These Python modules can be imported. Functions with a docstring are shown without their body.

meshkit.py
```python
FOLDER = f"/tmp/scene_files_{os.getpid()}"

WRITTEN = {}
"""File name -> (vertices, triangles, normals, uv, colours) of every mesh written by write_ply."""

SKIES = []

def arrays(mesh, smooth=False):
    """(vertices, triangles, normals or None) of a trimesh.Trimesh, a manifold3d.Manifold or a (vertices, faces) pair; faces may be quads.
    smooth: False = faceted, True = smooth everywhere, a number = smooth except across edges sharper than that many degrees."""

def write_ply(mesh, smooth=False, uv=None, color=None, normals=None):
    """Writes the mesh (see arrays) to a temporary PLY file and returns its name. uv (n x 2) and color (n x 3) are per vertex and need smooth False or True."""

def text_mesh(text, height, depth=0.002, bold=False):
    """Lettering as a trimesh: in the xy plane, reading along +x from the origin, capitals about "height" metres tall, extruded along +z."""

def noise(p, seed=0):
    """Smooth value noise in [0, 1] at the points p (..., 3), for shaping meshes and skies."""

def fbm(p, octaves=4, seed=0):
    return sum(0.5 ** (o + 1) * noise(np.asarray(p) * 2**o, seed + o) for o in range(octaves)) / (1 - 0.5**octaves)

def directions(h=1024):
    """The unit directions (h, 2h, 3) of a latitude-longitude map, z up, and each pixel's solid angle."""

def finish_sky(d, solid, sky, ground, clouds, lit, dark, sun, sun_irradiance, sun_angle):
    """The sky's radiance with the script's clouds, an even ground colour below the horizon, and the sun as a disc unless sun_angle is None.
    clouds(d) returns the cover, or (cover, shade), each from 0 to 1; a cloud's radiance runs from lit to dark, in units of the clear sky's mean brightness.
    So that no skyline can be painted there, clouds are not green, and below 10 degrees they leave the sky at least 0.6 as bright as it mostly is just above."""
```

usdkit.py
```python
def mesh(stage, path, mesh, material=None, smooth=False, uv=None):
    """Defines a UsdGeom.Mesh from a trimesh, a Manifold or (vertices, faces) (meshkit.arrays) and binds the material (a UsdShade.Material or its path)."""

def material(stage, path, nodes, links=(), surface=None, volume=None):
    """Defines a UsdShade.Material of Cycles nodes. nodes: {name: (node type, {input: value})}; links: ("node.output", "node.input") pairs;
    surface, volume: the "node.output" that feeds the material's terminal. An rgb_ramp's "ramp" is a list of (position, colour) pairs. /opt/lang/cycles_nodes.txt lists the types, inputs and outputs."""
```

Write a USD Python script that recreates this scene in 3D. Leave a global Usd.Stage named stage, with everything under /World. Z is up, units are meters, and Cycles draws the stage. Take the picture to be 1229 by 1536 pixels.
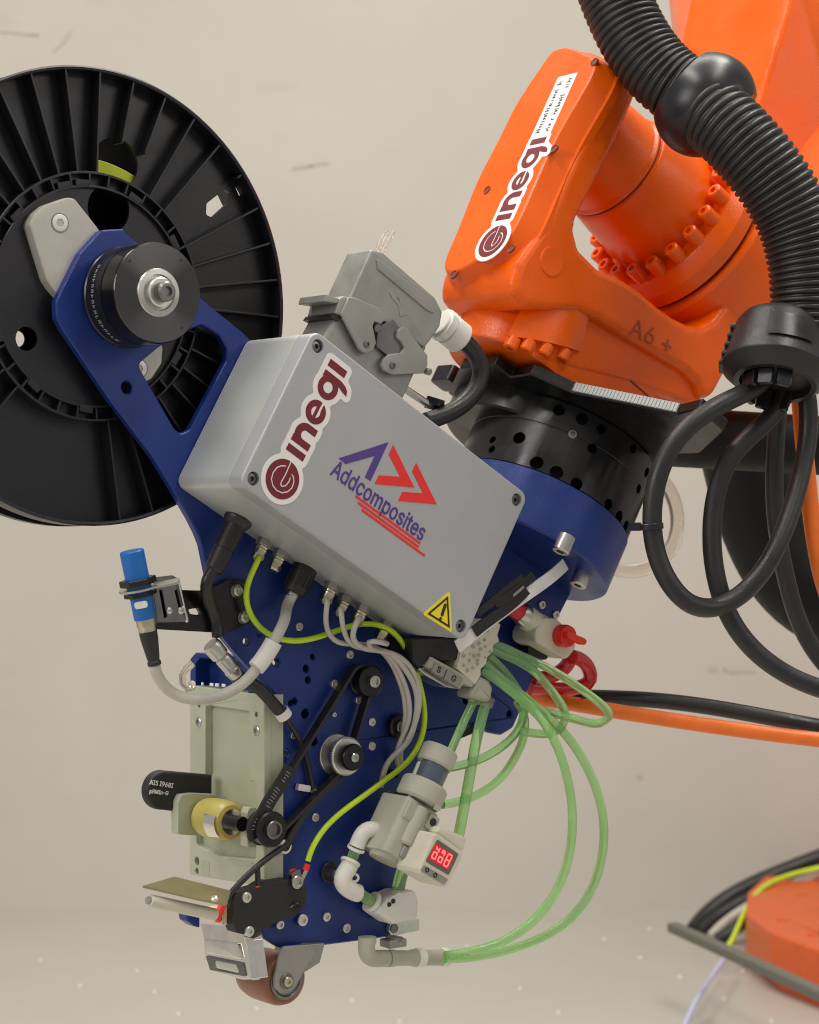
import math, numpy as np, trimesh, usdkit, meshkit, mapbox_earcut
from pxr import Usd, UsdGeom, UsdLux, UsdShade, Gf, Sdf
from shapely.geometry import Polygon, MultiPolygon, Point, LineString, box as sbox
from shapely.ops import unary_union
from shapely import affinity
from scipy.interpolate import CubicSpline
rng = np.random.default_rng(7)
stage = Usd.Stage.CreateInMemory()
UsdGeom.SetStageUpAxis(stage, 'Z'); UsdGeom.SetStageMetersPerUnit(stage, 1.0)
UsdGeom.Xform.Define(stage, '/World'); UsdGeom.Scope.Define(stage, '/World/Looks')

# ------------------------------------------------------------------ camera, lamps, exposure
F, D, PW, PH = 3285.0, 1.5, 1229.0, 1536.0
CAM = np.array([0, -D, 0.0])
cam = UsdGeom.Camera.Define(stage, '/World/camera')
FL = 50.0
cam.CreateFocalLengthAttr(FL); cam.CreateHorizontalApertureAttr(PW / F * FL); cam.CreateVerticalApertureAttr(PH / F * FL)
cam.CreateClippingRangeAttr(Gf.Vec2f(0.05, 100)); cam.CreateFStopAttr(9.0); cam.CreateFocusDistanceAttr(1.52)
cam.CreateExposureAttr(-0.10)
cam.AddTranslateOp().Set(Gf.Vec3d(*CAM)); cam.AddRotateXOp().Set(90)

def look_rot(d):
    """matrix rows for a lamp whose -z points along d"""
    z = -np.asarray(d, float); z /= np.linalg.norm(z)
    x = np.cross([0, 1, 0.01], z); x /= np.linalg.norm(x); y = np.cross(z, x)
    return x, y, z

def rect_light(name, pos, target, w, h, power, color):
    l = UsdLux.RectLight.Define(stage, '/World/' + name)
    x, y, z = look_rot(np.array(target, float) - np.array(pos, float))
    m = Gf.Matrix4d(*x, 0, *y, 0, *z, 0, *pos, 1)
    l.AddTransformOp().Set(m)
    l.CreateWidthAttr(w); l.CreateHeightAttr(h); l.CreateIntensityAttr(power); l.CreateColorAttr(Gf.Vec3f(*color))
    l.CreateNormalizeAttr(False)
WARM = (1.0, 0.955, 0.89)
rect_light('ceiling_lamp', (-0.9, -0.3, 2.3), (-0.9, -0.3, 0), 0.4, 2.4, 15.5, WARM)
rect_light('ceiling_lamp_001', (0.9, -0.3, 2.3), (0.9, -0.3, 0), 0.4, 2.4, 15.5, WARM)
rect_light('ceiling_lamp_002', (0.0, 1.1, 2.6), (0.0, 1.6, 0), 2.8, 0.6, 12.5, WARM)
rect_light('window_lamp', (-2.6, -2.0, 1.2), (0, 0.3, 0), 1.5, 1.5, 6.0, (1.0, 0.97, 0.92))

rect_light('side_lamp', (2.3, -0.85, 1.0), (-0.15, -0.1, 0.15), 0.3, 1.5, 4.0, WARM)

# ------------------------------------------------------------------ materials
LOOK = {}
def mat(name, rgb, rough=0.5, metal=0.0, var=0.08, nscale=60, bump=0.0, bscale=900, rvar=0.08, grime=None, **kw):
    n = {'g': ('geometry', {}), 'nz': ('noise_texture', {'scale': float(nscale), 'detail': 4.0}),
         'cr': ('map_range', {'from_min': 0.3, 'from_max': 0.7, 'to_min': 1 - var, 'to_max': 1 + var}),
         'cm': ('mix_color', {'blend_type': 'multiply', 'fac': 1.0, 'a': rgb, 'use_clamp': False}),
         'rr': ('map_range', {'from_min': 0.3, 'from_max': 0.7, 'to_min': max(rough - rvar, 0.02), 'to_max': rough + rvar}),
         'cc': ('combine_color', {}),
         'p': ('principled_bsdf', {'metallic': metal, **kw})}
    k = [('g.position', 'nz.vector'), ('nz.fac', 'cr.value'), ('cr.result', 'cc.r'), ('cr.result', 'cc.g'), ('cr.result', 'cc.b'),
         ('cc.color', 'cm.b'), ('cm.result', 'p.base_color'), ('nz.fac', 'rr.value'), ('rr.result', 'p.roughness')]
    if bump:
        n['bn'] = ('noise_texture', {'scale': float(bscale), 'detail': 3.0}); n['b'] = ('bump', {'strength': bump, 'distance': 0.001})
        k += [('g.position', 'bn.vector'), ('bn.fac', 'b.height'), ('b.normal', 'p.normal')]
    if grime:   # dirt and rubbed patches with shapes of their own
        col, sc, lo, hi, amt = grime
        n['gn'] = ('noise_texture', {'scale': float(sc), 'detail': 7.0, 'roughness': 0.68, 'distortion': 0.4})
        n['gr'] = ('map_range', {'from_min': lo, 'from_max': hi, 'to_min': 0.0, 'to_max': amt, 'clamp': True})
        n['gm'] = ('mix_color', {'b': col})
        k = [x for x in k if x[1] != 'p.base_color'] + [('g.position', 'gn.vector'), ('gn.fac', 'gr.value'), ('gr.result', 'gm.fac'), ('cm.result', 'gm.a'), ('gm.result', 'p.base_color')]
    LOOK[name] = usdkit.material(stage, '/World/Looks/' + name, n, k, surface='p.BSDF')
mat('orange_paint', (0.86, 0.115, 0.001), 0.30, bump=0.22, bscale=650, var=0.07, nscale=22, specular_ior_level=0.38, grime=((0.30, 0.045, 0.006), 16, 0.62, 0.74, 0.6))
mat('orange_dark', (0.45, 0.06, 0.01), 0.5)
mat('dirt_brown', (0.40, 0.050, 0.006), 0.6)
mat('screw_brown', (0.20, 0.025, 0.006), 0.6)
mat('seam_dark', (0.16, 0.012, 0.004), 0.6)
mat('blue_anodised', (0.011, 0.034, 0.205), 0.34, 0.15, bump=0.2, bscale=1300, var=0.14, nscale=18, rvar=0.12, grime=((0.05, 0.07, 0.13), 60, 0.66, 0.78, 0.5))
mat('black_plastic', (0.0085, 0.0085, 0.0115), 0.34, bump=0.05, bscale=350, rvar=0.08, nscale=30, grime=((0.045, 0.043, 0.045), 45, 0.62, 0.8, 0.5))
mat('deep_black', (0.005, 0.005, 0.005), 0.55, specular_ior_level=0.25)
mat('black_matte', (0.014, 0.0135, 0.013), 0.6)
mat('black_rubber', (0.017, 0.0162, 0.0155), 0.42, bump=0.2, bscale=700, rvar=0.1, nscale=50, grime=((0.06, 0.056, 0.05), 30, 0.62, 0.78, 0.45))
mat('black_anodised', (0.008, 0.0075, 0.008), 0.3, 0.1, rvar=0.12, nscale=40)
mat('hub_black', (0.012, 0.012, 0.013), 0.3)
mat('grey_cast', (0.53, 0.55, 0.53), 0.42, 0.35, bump=0.12, bscale=1600, var=0.02, rvar=0.03, nscale=30)
mat('grey_lid', (0.43, 0.435, 0.44), 0.46, 0.3, bump=0.14, bscale=1600, var=0.02, rvar=0.03, nscale=30, grime=((0.30, 0.30, 0.29), 55, 0.66, 0.8, 0.35))
mat('zinc_grey', (0.33, 0.325, 0.30), 0.42, 0.55, bump=0.12, bscale=1300)
mat('steel', (0.55, 0.54, 0.51), 0.3, 1.0)
mat('rivet_bright', (0.62, 0.61, 0.59), 0.4, 0.5)
mat('dark_steel', (0.22, 0.215, 0.21), 0.36, 1.0)
mat('bright_steel', (0.82, 0.80, 0.77), 0.16, 1.0)
mat('brass_nickel', (0.62, 0.57, 0.42), 0.25, 1.0)
mat('olive_brass', (0.36, 0.31, 0.16), 0.42, 0.6)
mat('aluminium', (0.70, 0.68, 0.64), 0.34, 0.9)
mat('cream_anodised', (0.47, 0.49, 0.36), 0.5, 0.1, bump=0.08, bscale=1800, var=0.04)
mat('bracket_cream', (0.52, 0.50, 0.44), 0.45, 0.25)
mat('ivory_plastic', (0.64, 0.60, 0.49), 0.45, var=0.04)
mat('white_plastic', (0.74, 0.72, 0.67), 0.45, var=0.04)
mat('putty_plastic', (0.43, 0.42, 0.34), 0.5, var=0.05)
mat('wire_white', (0.50, 0.47, 0.42), 0.5)
mat('wire_yellow_green', (0.56, 0.78, 0.02), 0.35)
mat('yellow_core', (0.50, 0.60, 0.02), 0.5)
mat('sticker_white', (0.82, 0.79, 0.77), 0.45, var=0.02)
mat('maroon_ink', (0.17, 0.010, 0.018), 0.5, var=0.03)
mat('violet_ink', (0.085, 0.040, 0.24), 0.5, var=0.03)
mat('red_ink', (0.78, 0.025, 0.02), 0.5, var=0.03)
mat('dark_ink', (0.02, 0.02, 0.02), 0.5)
mat('grey_ink', (0.30, 0.29, 0.26), 0.6)
mat('sign_yellow', (0.85, 0.70, 0.02), 0.45, var=0.03)
mat('blue_plastic', (0.008, 0.13, 0.46), 0.42)
mat('red_plastic', (0.75, 0.025, 0.012), 0.35)
mat('red_hose', (0.55, 0.018, 0.022), 0.3, subsurface_weight=0.2, subsurface_scale=0.004)
mat('green_tube', (0.52, 0.84, 0.40), 0.1, transmission_weight=0.7, ior=1.32, var=0.10, nscale=30)
mat('clear_tube', (0.88, 0.82, 0.74), 0.12, transmission_weight=0.85, ior=1.25)
mat('clear_bowl', (0.75, 0.82, 0.75), 0.06, transmission_weight=0.9, ior=1.4)
mat('urethane', (0.46, 0.40, 0.10), 0.38, subsurface_weight=0.3, subsurface_scale=0.006)
mat('amber_rubber', (0.22, 0.09, 0.045), 0.35, subsurface_weight=0.2, subsurface_scale=0.006)
mat('orange_cable', (0.85, 0.17, 0.015), 0.38)
mat('peach', (0.80, 0.62, 0.36), 0.5)
mat('base_paint', (0.68, 0.105, 0.012), 0.42, bump=0.2, bscale=120, grime=((0.25, 0.06, 0.02), 9, 0.6, 0.75, 0.5))
mat('grey_bar', (0.13, 0.125, 0.10), 0.5)
mat('blue_cable', (0.52, 0.54, 0.78), 0.4)
LOOK['screen_red'] = usdkit.material(stage, '/World/Looks/screen_red', {'e': ('emission', {'color': (0.95, 0.035, 0.05), 'strength': 0.75})}, [], surface='e.emission')
LOOK['screen_digit'] = usdkit.material(stage, '/World/Looks/screen_digit', {'e': ('emission', {'color': (1.0, 0.30, 0.28), 'strength': 1.0})}, [], surface='e.emission')

def brushed(name, rgb, rough, scale):
    n = {'t': ('geometry', {}), 'm': ('mapping', {'scale': scale}), 'nz': ('noise_texture', {'scale': 1.0, 'detail': 3.0}),
         'rr': ('map_range', {'from_min': 0.3, 'from_max': 0.7, 'to_min': rough - .1, 'to_max': rough + .12}),
         'b': ('bump', {'strength': 0.25, 'distance': 0.0006}), 'p': ('principled_bsdf', {'metallic': 1.0, 'base_color': rgb})}
    LOOK[name] = usdkit.material(stage, '/World/Looks/' + name, n, [('t.position', 'm.vector'), ('m.vector', 'nz.vector'), ('nz.fac', 'rr.value'),
        ('rr.result', 'p.roughness'), ('nz.fac', 'b.height'), ('b.normal', 'p.normal')], surface='p.BSDF')
mat('milled_edge', (0.36, 0.365, 0.36), 0.55, 0.5, bump=0.3, bscale=1200)

def wall_mat(name, rgb, rough, stain, spec):
    n = {'g': ('geometry', {}), 'a': ('noise_texture', {'scale': 1.1, 'detail': 5.0, 'roughness': 0.6}), 'b': ('noise_texture', {'scale': 5.0, 'detail': 6.0, 'roughness': 0.65}),
         'map': ('mapping', {'scale': (1.0, 1.0, 2.6)}), 'f': ('noise_texture', {'scale': 160.0, 'detail': 3.0}),
         'r1': ('rgb_ramp', {'ramp': [(0.25, tuple(c * 0.90 for c in rgb)), (0.75, tuple(c * 1.07 for c in rgb))]}),
         'r2': ('rgb_ramp', {'ramp': [(0.60, (1, 1, 1)), (0.70, stain), (0.76, (0.97, 0.96, 0.95))]}),
         'm': ('mix_color', {'blend_type': 'multiply', 'fac': 0.35}), 'bp': ('bump', {'strength': 0.2, 'distance': 0.003}),
         'p': ('principled_bsdf', {'roughness': rough, 'specular_ior_level': spec})}
    LOOK[name] = usdkit.material(stage, '/World/Looks/' + name, n, [('g.position', 'a.vector'), ('g.position', 'map.vector'), ('map.vector', 'b.vector'), ('g.position', 'f.vector'),
        ('a.fac', 'r1.fac'), ('b.fac', 'r2.fac'), ('r1.color', 'm.a'), ('r2.color', 'm.b'), ('m.result', 'p.base_color'), ('f.fac', 'bp.height'), ('bp.normal', 'p.normal')], surface='p.BSDF')
wall_mat('wall_paint', (0.525, 0.497, 0.446), 0.7, (0.86, 0.83, 0.76), 0.3)
wall_mat('floor_paint', (0.485, 0.46, 0.405), 0.38, (0.9, 0.87, 0.85), 0.5)
mat('stain_grey', (0.49, 0.45, 0.385), 0.8)

# ambient light of the room
dome = UsdLux.DomeLight.Define(stage, '/World/room_light'); dome.CreateIntensityAttr(1.0)
amb = usdkit.material(stage, '/World/Looks/room_ambient', {'b': ('background_shader', {'color': (1.0, 0.96, 0.91), 'strength': 0.41})}, [], surface='b.background')
UsdShade.MaterialBindingAPI.Apply(dome.GetPrim()).Bind(amb)

# ------------------------------------------------------------------ frames: pixel of the photograph -> point in the place
TH = math.radians(38); c_, s_ = math.cos(TH), math.sin(TH)
R3 = np.array([[c_, s_, 0], [0, 0, 1], [s_, -c_, 0]])            # tool frame: u along the plate, v up, w out of the plate
def ray(px, py): return np.array([(px - PW / 2) / F, 1.0, -(py - PH / 2) / F])
O = CAM + D * ray(580, 720) - 0.08 * R3[2]
oC = R3 @ (CAM - O)
def loc(p): return R3 @ (np.asarray(p) - O)
def wor(q): return O + np.asarray(q) @ R3
A30 = math.radians(30.2)
E1 = np.array([math.cos(A30), -math.sin(A30), 0]); E2 = np.array([-math.sin(A30), -math.cos(A30), 0]); N = np.array([0, 0, 1.0])
U = np.array([1.0, 0, 0]); V = np.array([0, 1.0, 0])
LX, LY, LZ = R3 @ [1, 0, 0], R3 @ [0, 1, 0], R3 @ [0, 0, 1]      # world axes in the tool frame
def hit(px, py, nrm, k):
    r = R3 @ ray(px, py); return oC + (k - oC @ nrm) / (r @ nrm) * r
def P(px, py, w=0.0): return hit(px, py, N, w)
def Pd(px, py, d): return loc(CAM + d * ray(px, py))
def depth(q): return wor(q)[1] + D
def mm(px, q): return px / F * depth(q)                           # a length in pixels at point q, in metres
PL = (U, V, N); SU = (N, V, -U); FE2 = (E1, N, E2); FE1 = (E2, N, -E1)
def tr(pts, fr, k):
    """trace pixels on the plane az = k of frame fr"""
    return np.array([[q @ fr[0], q @ fr[1]] for q in (hit(x, y, fr[2], k) for x, y in pts)])

# ------------------------------------------------------------------ mesh helpers (tool frame)
def TM(v, f): return trimesh.Trimesh(np.asarray(v, float), np.asarray(f, int), process=False)
def cat(*m): return trimesh.util.concatenate([x for x in m if x is not None])
def rp(pts, r, q=5):
    p = pts if hasattr(pts, 'buffer') else Polygon(pts)
    if not p.is_valid: p = p.buffer(0)
    o = p.buffer(-r, quad_segs=q).buffer(2 * r, quad_segs=q).buffer(-r, quad_segs=q)
    if isinstance(o, MultiPolygon): o = max(o.geoms, key=lambda g: g.area)
    return o if not o.is_empty else p
def _ring(c):
    c = np.asarray(c)[:-1]
    keep = np.linalg.norm(c - np.roll(c, 1, 0), axis=1) > 1e-6
    return c[keep]
def _inset(c, d):
    a = c - np.roll(c, 1, 0); b = np.roll(c, -1, 0) - c
    a /= np.linalg.norm(a, axis=1, keepdims=True); b /= np.linalg.norm(b, axis=1, keepdims=True)
    na, nb = np.stack([-a[:, 1], a[:, 0]], 1), np.stack([-b[:, 1], b[:, 0]], 1)
    m = na + nb; l2 = (m * m).sum(1, keepdims=True)
    return c + d * 2 * m / np.maximum(l2, 0.9)
def prism(poly, fr, z0, z1, b=0.0, bb=0.0, seg=2):
    """polygon (frame coordinates) from z0 to z1 with rounded front (b) and back (bb) edges"""
    poly = poly if hasattr(poly, 'geom_type') else Polygon(poly)
    if not poly.is_valid: poly = poly.buffer(0)
    if isinstance(poly, MultiPolygon): return cat(*[prism(g, fr, z0, z1, b, bb, seg) for g in poly.geoms])
    poly = poly.simplify(1e-5)
    from shapely.geometry.polygon import orient
    poly = orient(poly)
    rings = [_ring(poly.exterior.coords)] + [_ring(i.coords) for i in poly.interiors]
    lev = []
    if bb: lev += [(z0 + bb - bb * math.sin(a), bb - bb * math.cos(a)) for a in np.linspace(math.pi / 2, 0, seg + 1)]
    else: lev += [(z0, 0.0)]
    if b: lev += [(z1 - b + b * math.sin(a), b - b * math.cos(a)) for a in np.linspace(0, math.pi / 2, seg + 1)]
    else: lev += [(z1, 0.0)]
    vs, fs, base = [], [], 0
    n = sum(map(len, rings))
    for z, o in lev:
        for r in rings:
            rr = _inset(r, o) if o else r
            vs.append(np.c_[rr, np.full(len(rr), z)])
    off = 0
    for r in rings:
        m = len(r); i = np.arange(m); j = (i + 1) % m
        for l in range(len(lev) - 1):
            a, c = off + l * n, off + (l + 1) * n
            fs.append(np.c_[a + i, a + j, c + j]); fs.append(np.c_[a + i, c + j, c + i])
        off += m
    ends = np.cumsum([len(r) for r in rings]).astype(np.uint32)
    t = mapbox_earcut.triangulate_float64(np.vstack(rings).astype(np.float64), ends).reshape(-1, 3).astype(int)
    R = np.vstack(rings)
    ar = np.cross(R[t[:, 1]] - R[t[:, 0]], R[t[:, 2]] - R[t[:, 0]])
    t = np.where(ar[:, None] < 0, t[:, ::-1], t)
    fs.append(t[:, ::-1]); fs.append(t + (len(lev) - 1) * n)
    v = np.vstack(vs)
    return TM(v[:, :1] * fr[0] + v[:, 1:2] * fr[1] + v[:, 2:] * fr[2], np.vstack(fs))
def perp(a):
    a = np.asarray(a, float) / np.linalg.norm(a)
    x = np.cross(a, [0, 1, 0] if abs(a[1]) < 0.9 else [1, 0, 0]); x /= np.linalg.norm(x)
    return x, np.cross(a, x), a
def lathe(prof, o, axis, seg=40, hexed=()):
    """profile [(radius, height)] about axis from o; radii 0 close the ends; profile indices in hexed are hexagonal"""
    x, y, a = perp(axis); o = np.asarray(o, float)
    t = np.arange(seg) * 2 * math.pi / seg; vs, idx = [], []
    hexf = math.cos(math.pi / 6) / np.cos((t % (math.pi / 3)) - math.pi / 6)
    for k, (r, h) in enumerate(prof):
        idx.append(sum(map(len, vs)))
        if r <= 1e-9: vs.append([o + a * h])
        else:
            rr = r * (hexf if k in hexed else np.ones(seg))
            vs.append(o + a * h + (rr * np.cos(t))[:, None] * x + (rr * np.sin(t))[:, None] * y)
    fs, i = [], np.arange(seg); j = (i + 1) % seg
    for k in range(len(prof) - 1):
        a0, b0 = idx[k], idx[k + 1]; za, zb = prof[k][0] <= 1e-9, prof[k + 1][0] <= 1e-9
        if za and zb: continue
        if za: fs.append(np.c_[np.full(seg, a0), b0 + j, b0 + i])
        elif zb: fs.append(np.c_[a0 + i, a0 + j, np.full(seg, b0)])
        else: fs.append(np.c_[a0 + i, a0 + j, b0 + j]); fs.append(np.c_[a0 + i, b0 + j, b0 + i])
    m = TM(np.vstack(vs), np.vstack(fs))
    return m
def cyl(p0, p1, r, ch=0.0, seg=32, r1=None):
    p0, p1 = np.asarray(p0, float), np.asarray(p1, float); h = np.linalg.norm(p1 - p0); r1 = r1 or r
    pr = [(0, 0), (r - ch, 0), (r, ch), (r1, h - ch), (r1 - ch, h), (0, h)] if ch else [(0, 0), (r, 0), (r1, h), (0, h)]
    return lathe(pr, p0, p1 - p0, seg)
def ringed(p0, p1, ro, ri, ch=0.0, seg=32):
    p0, p1 = np.asarray(p0, float), np.asarray(p1, float); h = np.linalg.norm(p1 - p0)
    return lathe([(ri, 0), (ro - ch, 0), (ro, ch), (ro, h - ch), (ro - ch, h), (ri, h), (ri, 0)], p0, p1 - p0, seg)
def path(pts, step=0.004):
    pts = np.asarray(pts, float)
    if len(pts) == 2: return np.linspace(pts[0], pts[1], 3)
    t = np.r_[0, np.cumsum(np.linalg.norm(np.diff(pts, axis=0), axis=1) ** 0.75)]
    s = CubicSpline(t, pts)
    L = np.linalg.norm(np.diff(s(np.linspace(0, t[-1], 200)), axis=0), axis=1).sum()
    dense = s(np.linspace(0, t[-1], 1500)); q = np.r_[0, np.cumsum(np.linalg.norm(np.diff(dense, axis=0), axis=1))]
    u = np.linspace(0, q[-1], max(int(L / step), 6))
    return np.stack([np.interp(u, q, dense[:, k]) for k in range(3)], 1)
def sweep(c, r, seg=12, flat=None):
    """round tube along the points c (radius r, a number or one per point); flat = (normal, half width, half thickness) makes a strap"""
    c = np.asarray(c, float); n = len(c); r = np.broadcast_to(np.asarray(r, float), (n,))
    t = np.gradient(c, axis=0); t /= np.linalg.norm(t, axis=1, keepdims=True)
    x = perp(t[0])[0]; vs = []
    a = np.arange(seg) * 2 * math.pi / seg
    for k in range(n):
        if flat is not None:
            x = np.cross(flat[0], t[k]); x /= np.linalg.norm(x); y = np.cross(t[k], x); hw, ht = flat[1], flat[2]
            vs.append(c[k] + np.array([x * hw + y * ht, -x * hw + y * ht, -x * hw - y * ht, x * hw - y * ht]))
        else:
            x = x - t[k] * (x @ t[k]); x /= np.linalg.norm(x); y = np.cross(t[k], x)
            vs.append(c[k] + r[k] * (np.cos(a)[:, None] * x + np.sin(a)[:, None] * y))
    m = 4 if flat is not None else seg
    i = np.arange(m); j = (i + 1) % m; fs = []
    for k in range(n - 1):
        b, d = k * m, (k + 1) * m
        fs.append(np.c_[b + i, b + j, d + j]); fs.append(np.c_[b + i, d + j, d + i])
    v = np.vstack(vs + [c[:1], c[-1:]]); e0, e1 = n * m, n * m + 1
    fs.append(np.c_[np.full(m, e0), j, i]); fs.append(np.c_[np.full(m, e1), (n - 1) * m + i, (n - 1) * m + j])
    return TM(v, np.vstack(fs))
def tube(pts, r, seg=12, step=0.004): return sweep(path(pts, step), r, seg)
def rbox(o, fr, h, r=0.002, b=0.001):
    """rounded box centred at o, half sizes h along fr"""
    o = np.asarray(o, float)
    p = rp(sbox(-h[0], -h[1], h[0], h[1]), min(r, 0.95 * min(h[0], h[1])), 4) if r else sbox(-h[0], -h[1], h[0], h[1])
    m = prism(p, fr, -h[2], h[2], b, b, 2); m.apply_translation(o); return m
def screw(o, axis, r, h=None, seg=24):
    h = h or r * 0.8
    return lathe([(0, h * .35), (r * .52, h * .35), (r * .55, h), (r * .84, h), (r, h * .8), (r, 0), (0, 0)][::-1], o, axis, seg, hexed=(4, 5))
def dome_screw(o, axis, r, seg=20):
    return lathe([(0, 0), (r, 0), (r * .95, r * .25), (r * .7, r * .5), (r * .42, r * .58), (r * .38, r * .25), (0, r * .25)], o, axis, seg, hexed=(4, 5))
def washer(o, axis, r, h=0.001): return ringed(o, np.asarray(o) + np.asarray(axis) * h, r, r * 0.5, h * .3, 24)
def boolean(a, cutters, op='difference'):
    import manifold3d as mf
    def M(t):
        t = trimesh.Trimesh(t.vertices, t.faces, process=True)
        m = mf.Manifold(mf.Mesh(np.asarray(t.vertices, np.float32), np.asarray(t.faces, np.uint32)))
        if m.volume() < 0:
            m = mf.Manifold(mf.Mesh(np.asarray(t.vertices, np.float32), np.asarray(t.faces[:, ::-1], np.uint32)))
        return m
    m = M(a)
    for c in cutters: m = m - M(c) if op == 'difference' else m + M(c)
    o = m.to_mesh(); return TM(o.vert_properties[:, :3], o.tri_verts)
def soften(mesh, length, it, lam=0.5):
    import manifold3d as mf
    t = trimesh.Trimesh(mesh.vertices, mesh.faces, process=True)
    m = mf.Manifold(mf.Mesh(np.asarray(t.vertices, np.float32), np.asarray(t.faces, np.uint32))).refine_to_length(length).to_mesh()
    t = trimesh.Trimesh(m.vert_properties[:, :3], m.tri_verts, process=True)
    trimesh.smoothing.filter_taubin(t, lamb=lam, nu=lam * 1.03, iterations=it)
    return TM(t.vertices, t.faces)
def text_shape(text, height, bold=False, grow=0.0):
    m = meshkit.text_mesh(text, height, 0.001, bold)
    f = m.faces[m.face_normals[:, 2] > 0.9]
    s = unary_union([Polygon(m.vertices[t][:, :2]).buffer(1e-7) for t in f])
    return s.buffer(grow) if grow else s
def place2(shape, o, ang, sx=1.0, sy=1.0):
    s = affinity.scale(shape, sx, sy, origin=(0, 0)); s = affinity.rotate(s, ang, origin=(0, 0)); return affinity.translate(s, o[0], o[1])

# ------------------------------------------------------------------ objects
USED, TRIS = {}, [0]
def numbered(parent, name):
    k = (parent, name); USED[k] = USED.get(k, -1) + 1
    return name if USED[k] == 0 else f'{name}_{USED[k]:03d}'
class Thing:
    all = []
    def __init__(s, name, label, category, group=None, kind=None, world=False):
        s.name, s.label, s.cat, s.group, s.kind, s.parts, s.world = name, label, category, group, kind, [], world
        Thing.all.append(s)
    def p(s, name, mesh, look, parent=None, label=None, smooth=30, kind=None):
        s.parts.append([name, mesh, look, parent, label, smooth, kind]); return len(s.parts) - 1
    def emit(s):
        W = [m.vertices if s.world else wor(m.vertices) for _, m, *_ in s.parts]
        allv = np.vstack(W); base = np.array([(allv[:, 0].min() + allv[:, 0].max()) / 2, (allv[:, 1].min() + allv[:, 1].max()) / 2, allv[:, 2].min()])
        root = '/World/' + numbered('', s.name)
        single = len(s.parts) == 1
        if not single: x = UsdGeom.Xform.Define(stage, root); x.AddTranslateOp().Set(Gf.Vec3d(*base)); pr = x.GetPrim()
        paths = []
        for (name, m, look, parent, label, smooth, kind), w in zip(s.parts, W):
            up = root if parent is None else paths[parent]
            pa = root if single else up + '/' + numbered(up, name)
            f = m.faces
            t = TM(w - base, f)
            g = usdkit.mesh(stage, pa, t, LOOK[look], smooth=smooth); TRIS[0] += len(f)
            if single: g.AddTranslateOp().Set(Gf.Vec3d(*base)); pr = g.GetPrim()
            else:
                if label: g.GetPrim().SetCustomDataByKey('label', label)
                if kind: g.GetPrim().SetCustomDataByKey('kind', kind)
            paths.append(pa)
        if s.kind != 'structure':
            pr.SetCustomDataByKey('label', s.label); pr.SetCustomDataByKey('category', s.cat)
        elif s.label: pr.SetCustomDataByKey('label', s.label); pr.SetCustomDataByKey('category', s.cat)
        if s.group: pr.SetCustomDataByKey('group', s.group)
        if s.kind: pr.SetCustomDataByKey('kind', s.kind)
def cable(name, label, category, pts, r, look, seg=12, group=None, step=0.004):
    t = Thing(name, label, category, group); t.p(name, tube(pts, r, seg, step), look, smooth=50); return t
def wpath(pts): return [P(*q) for q in pts]
def dpath(pts): return [Pd(*q) for q in pts]

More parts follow.
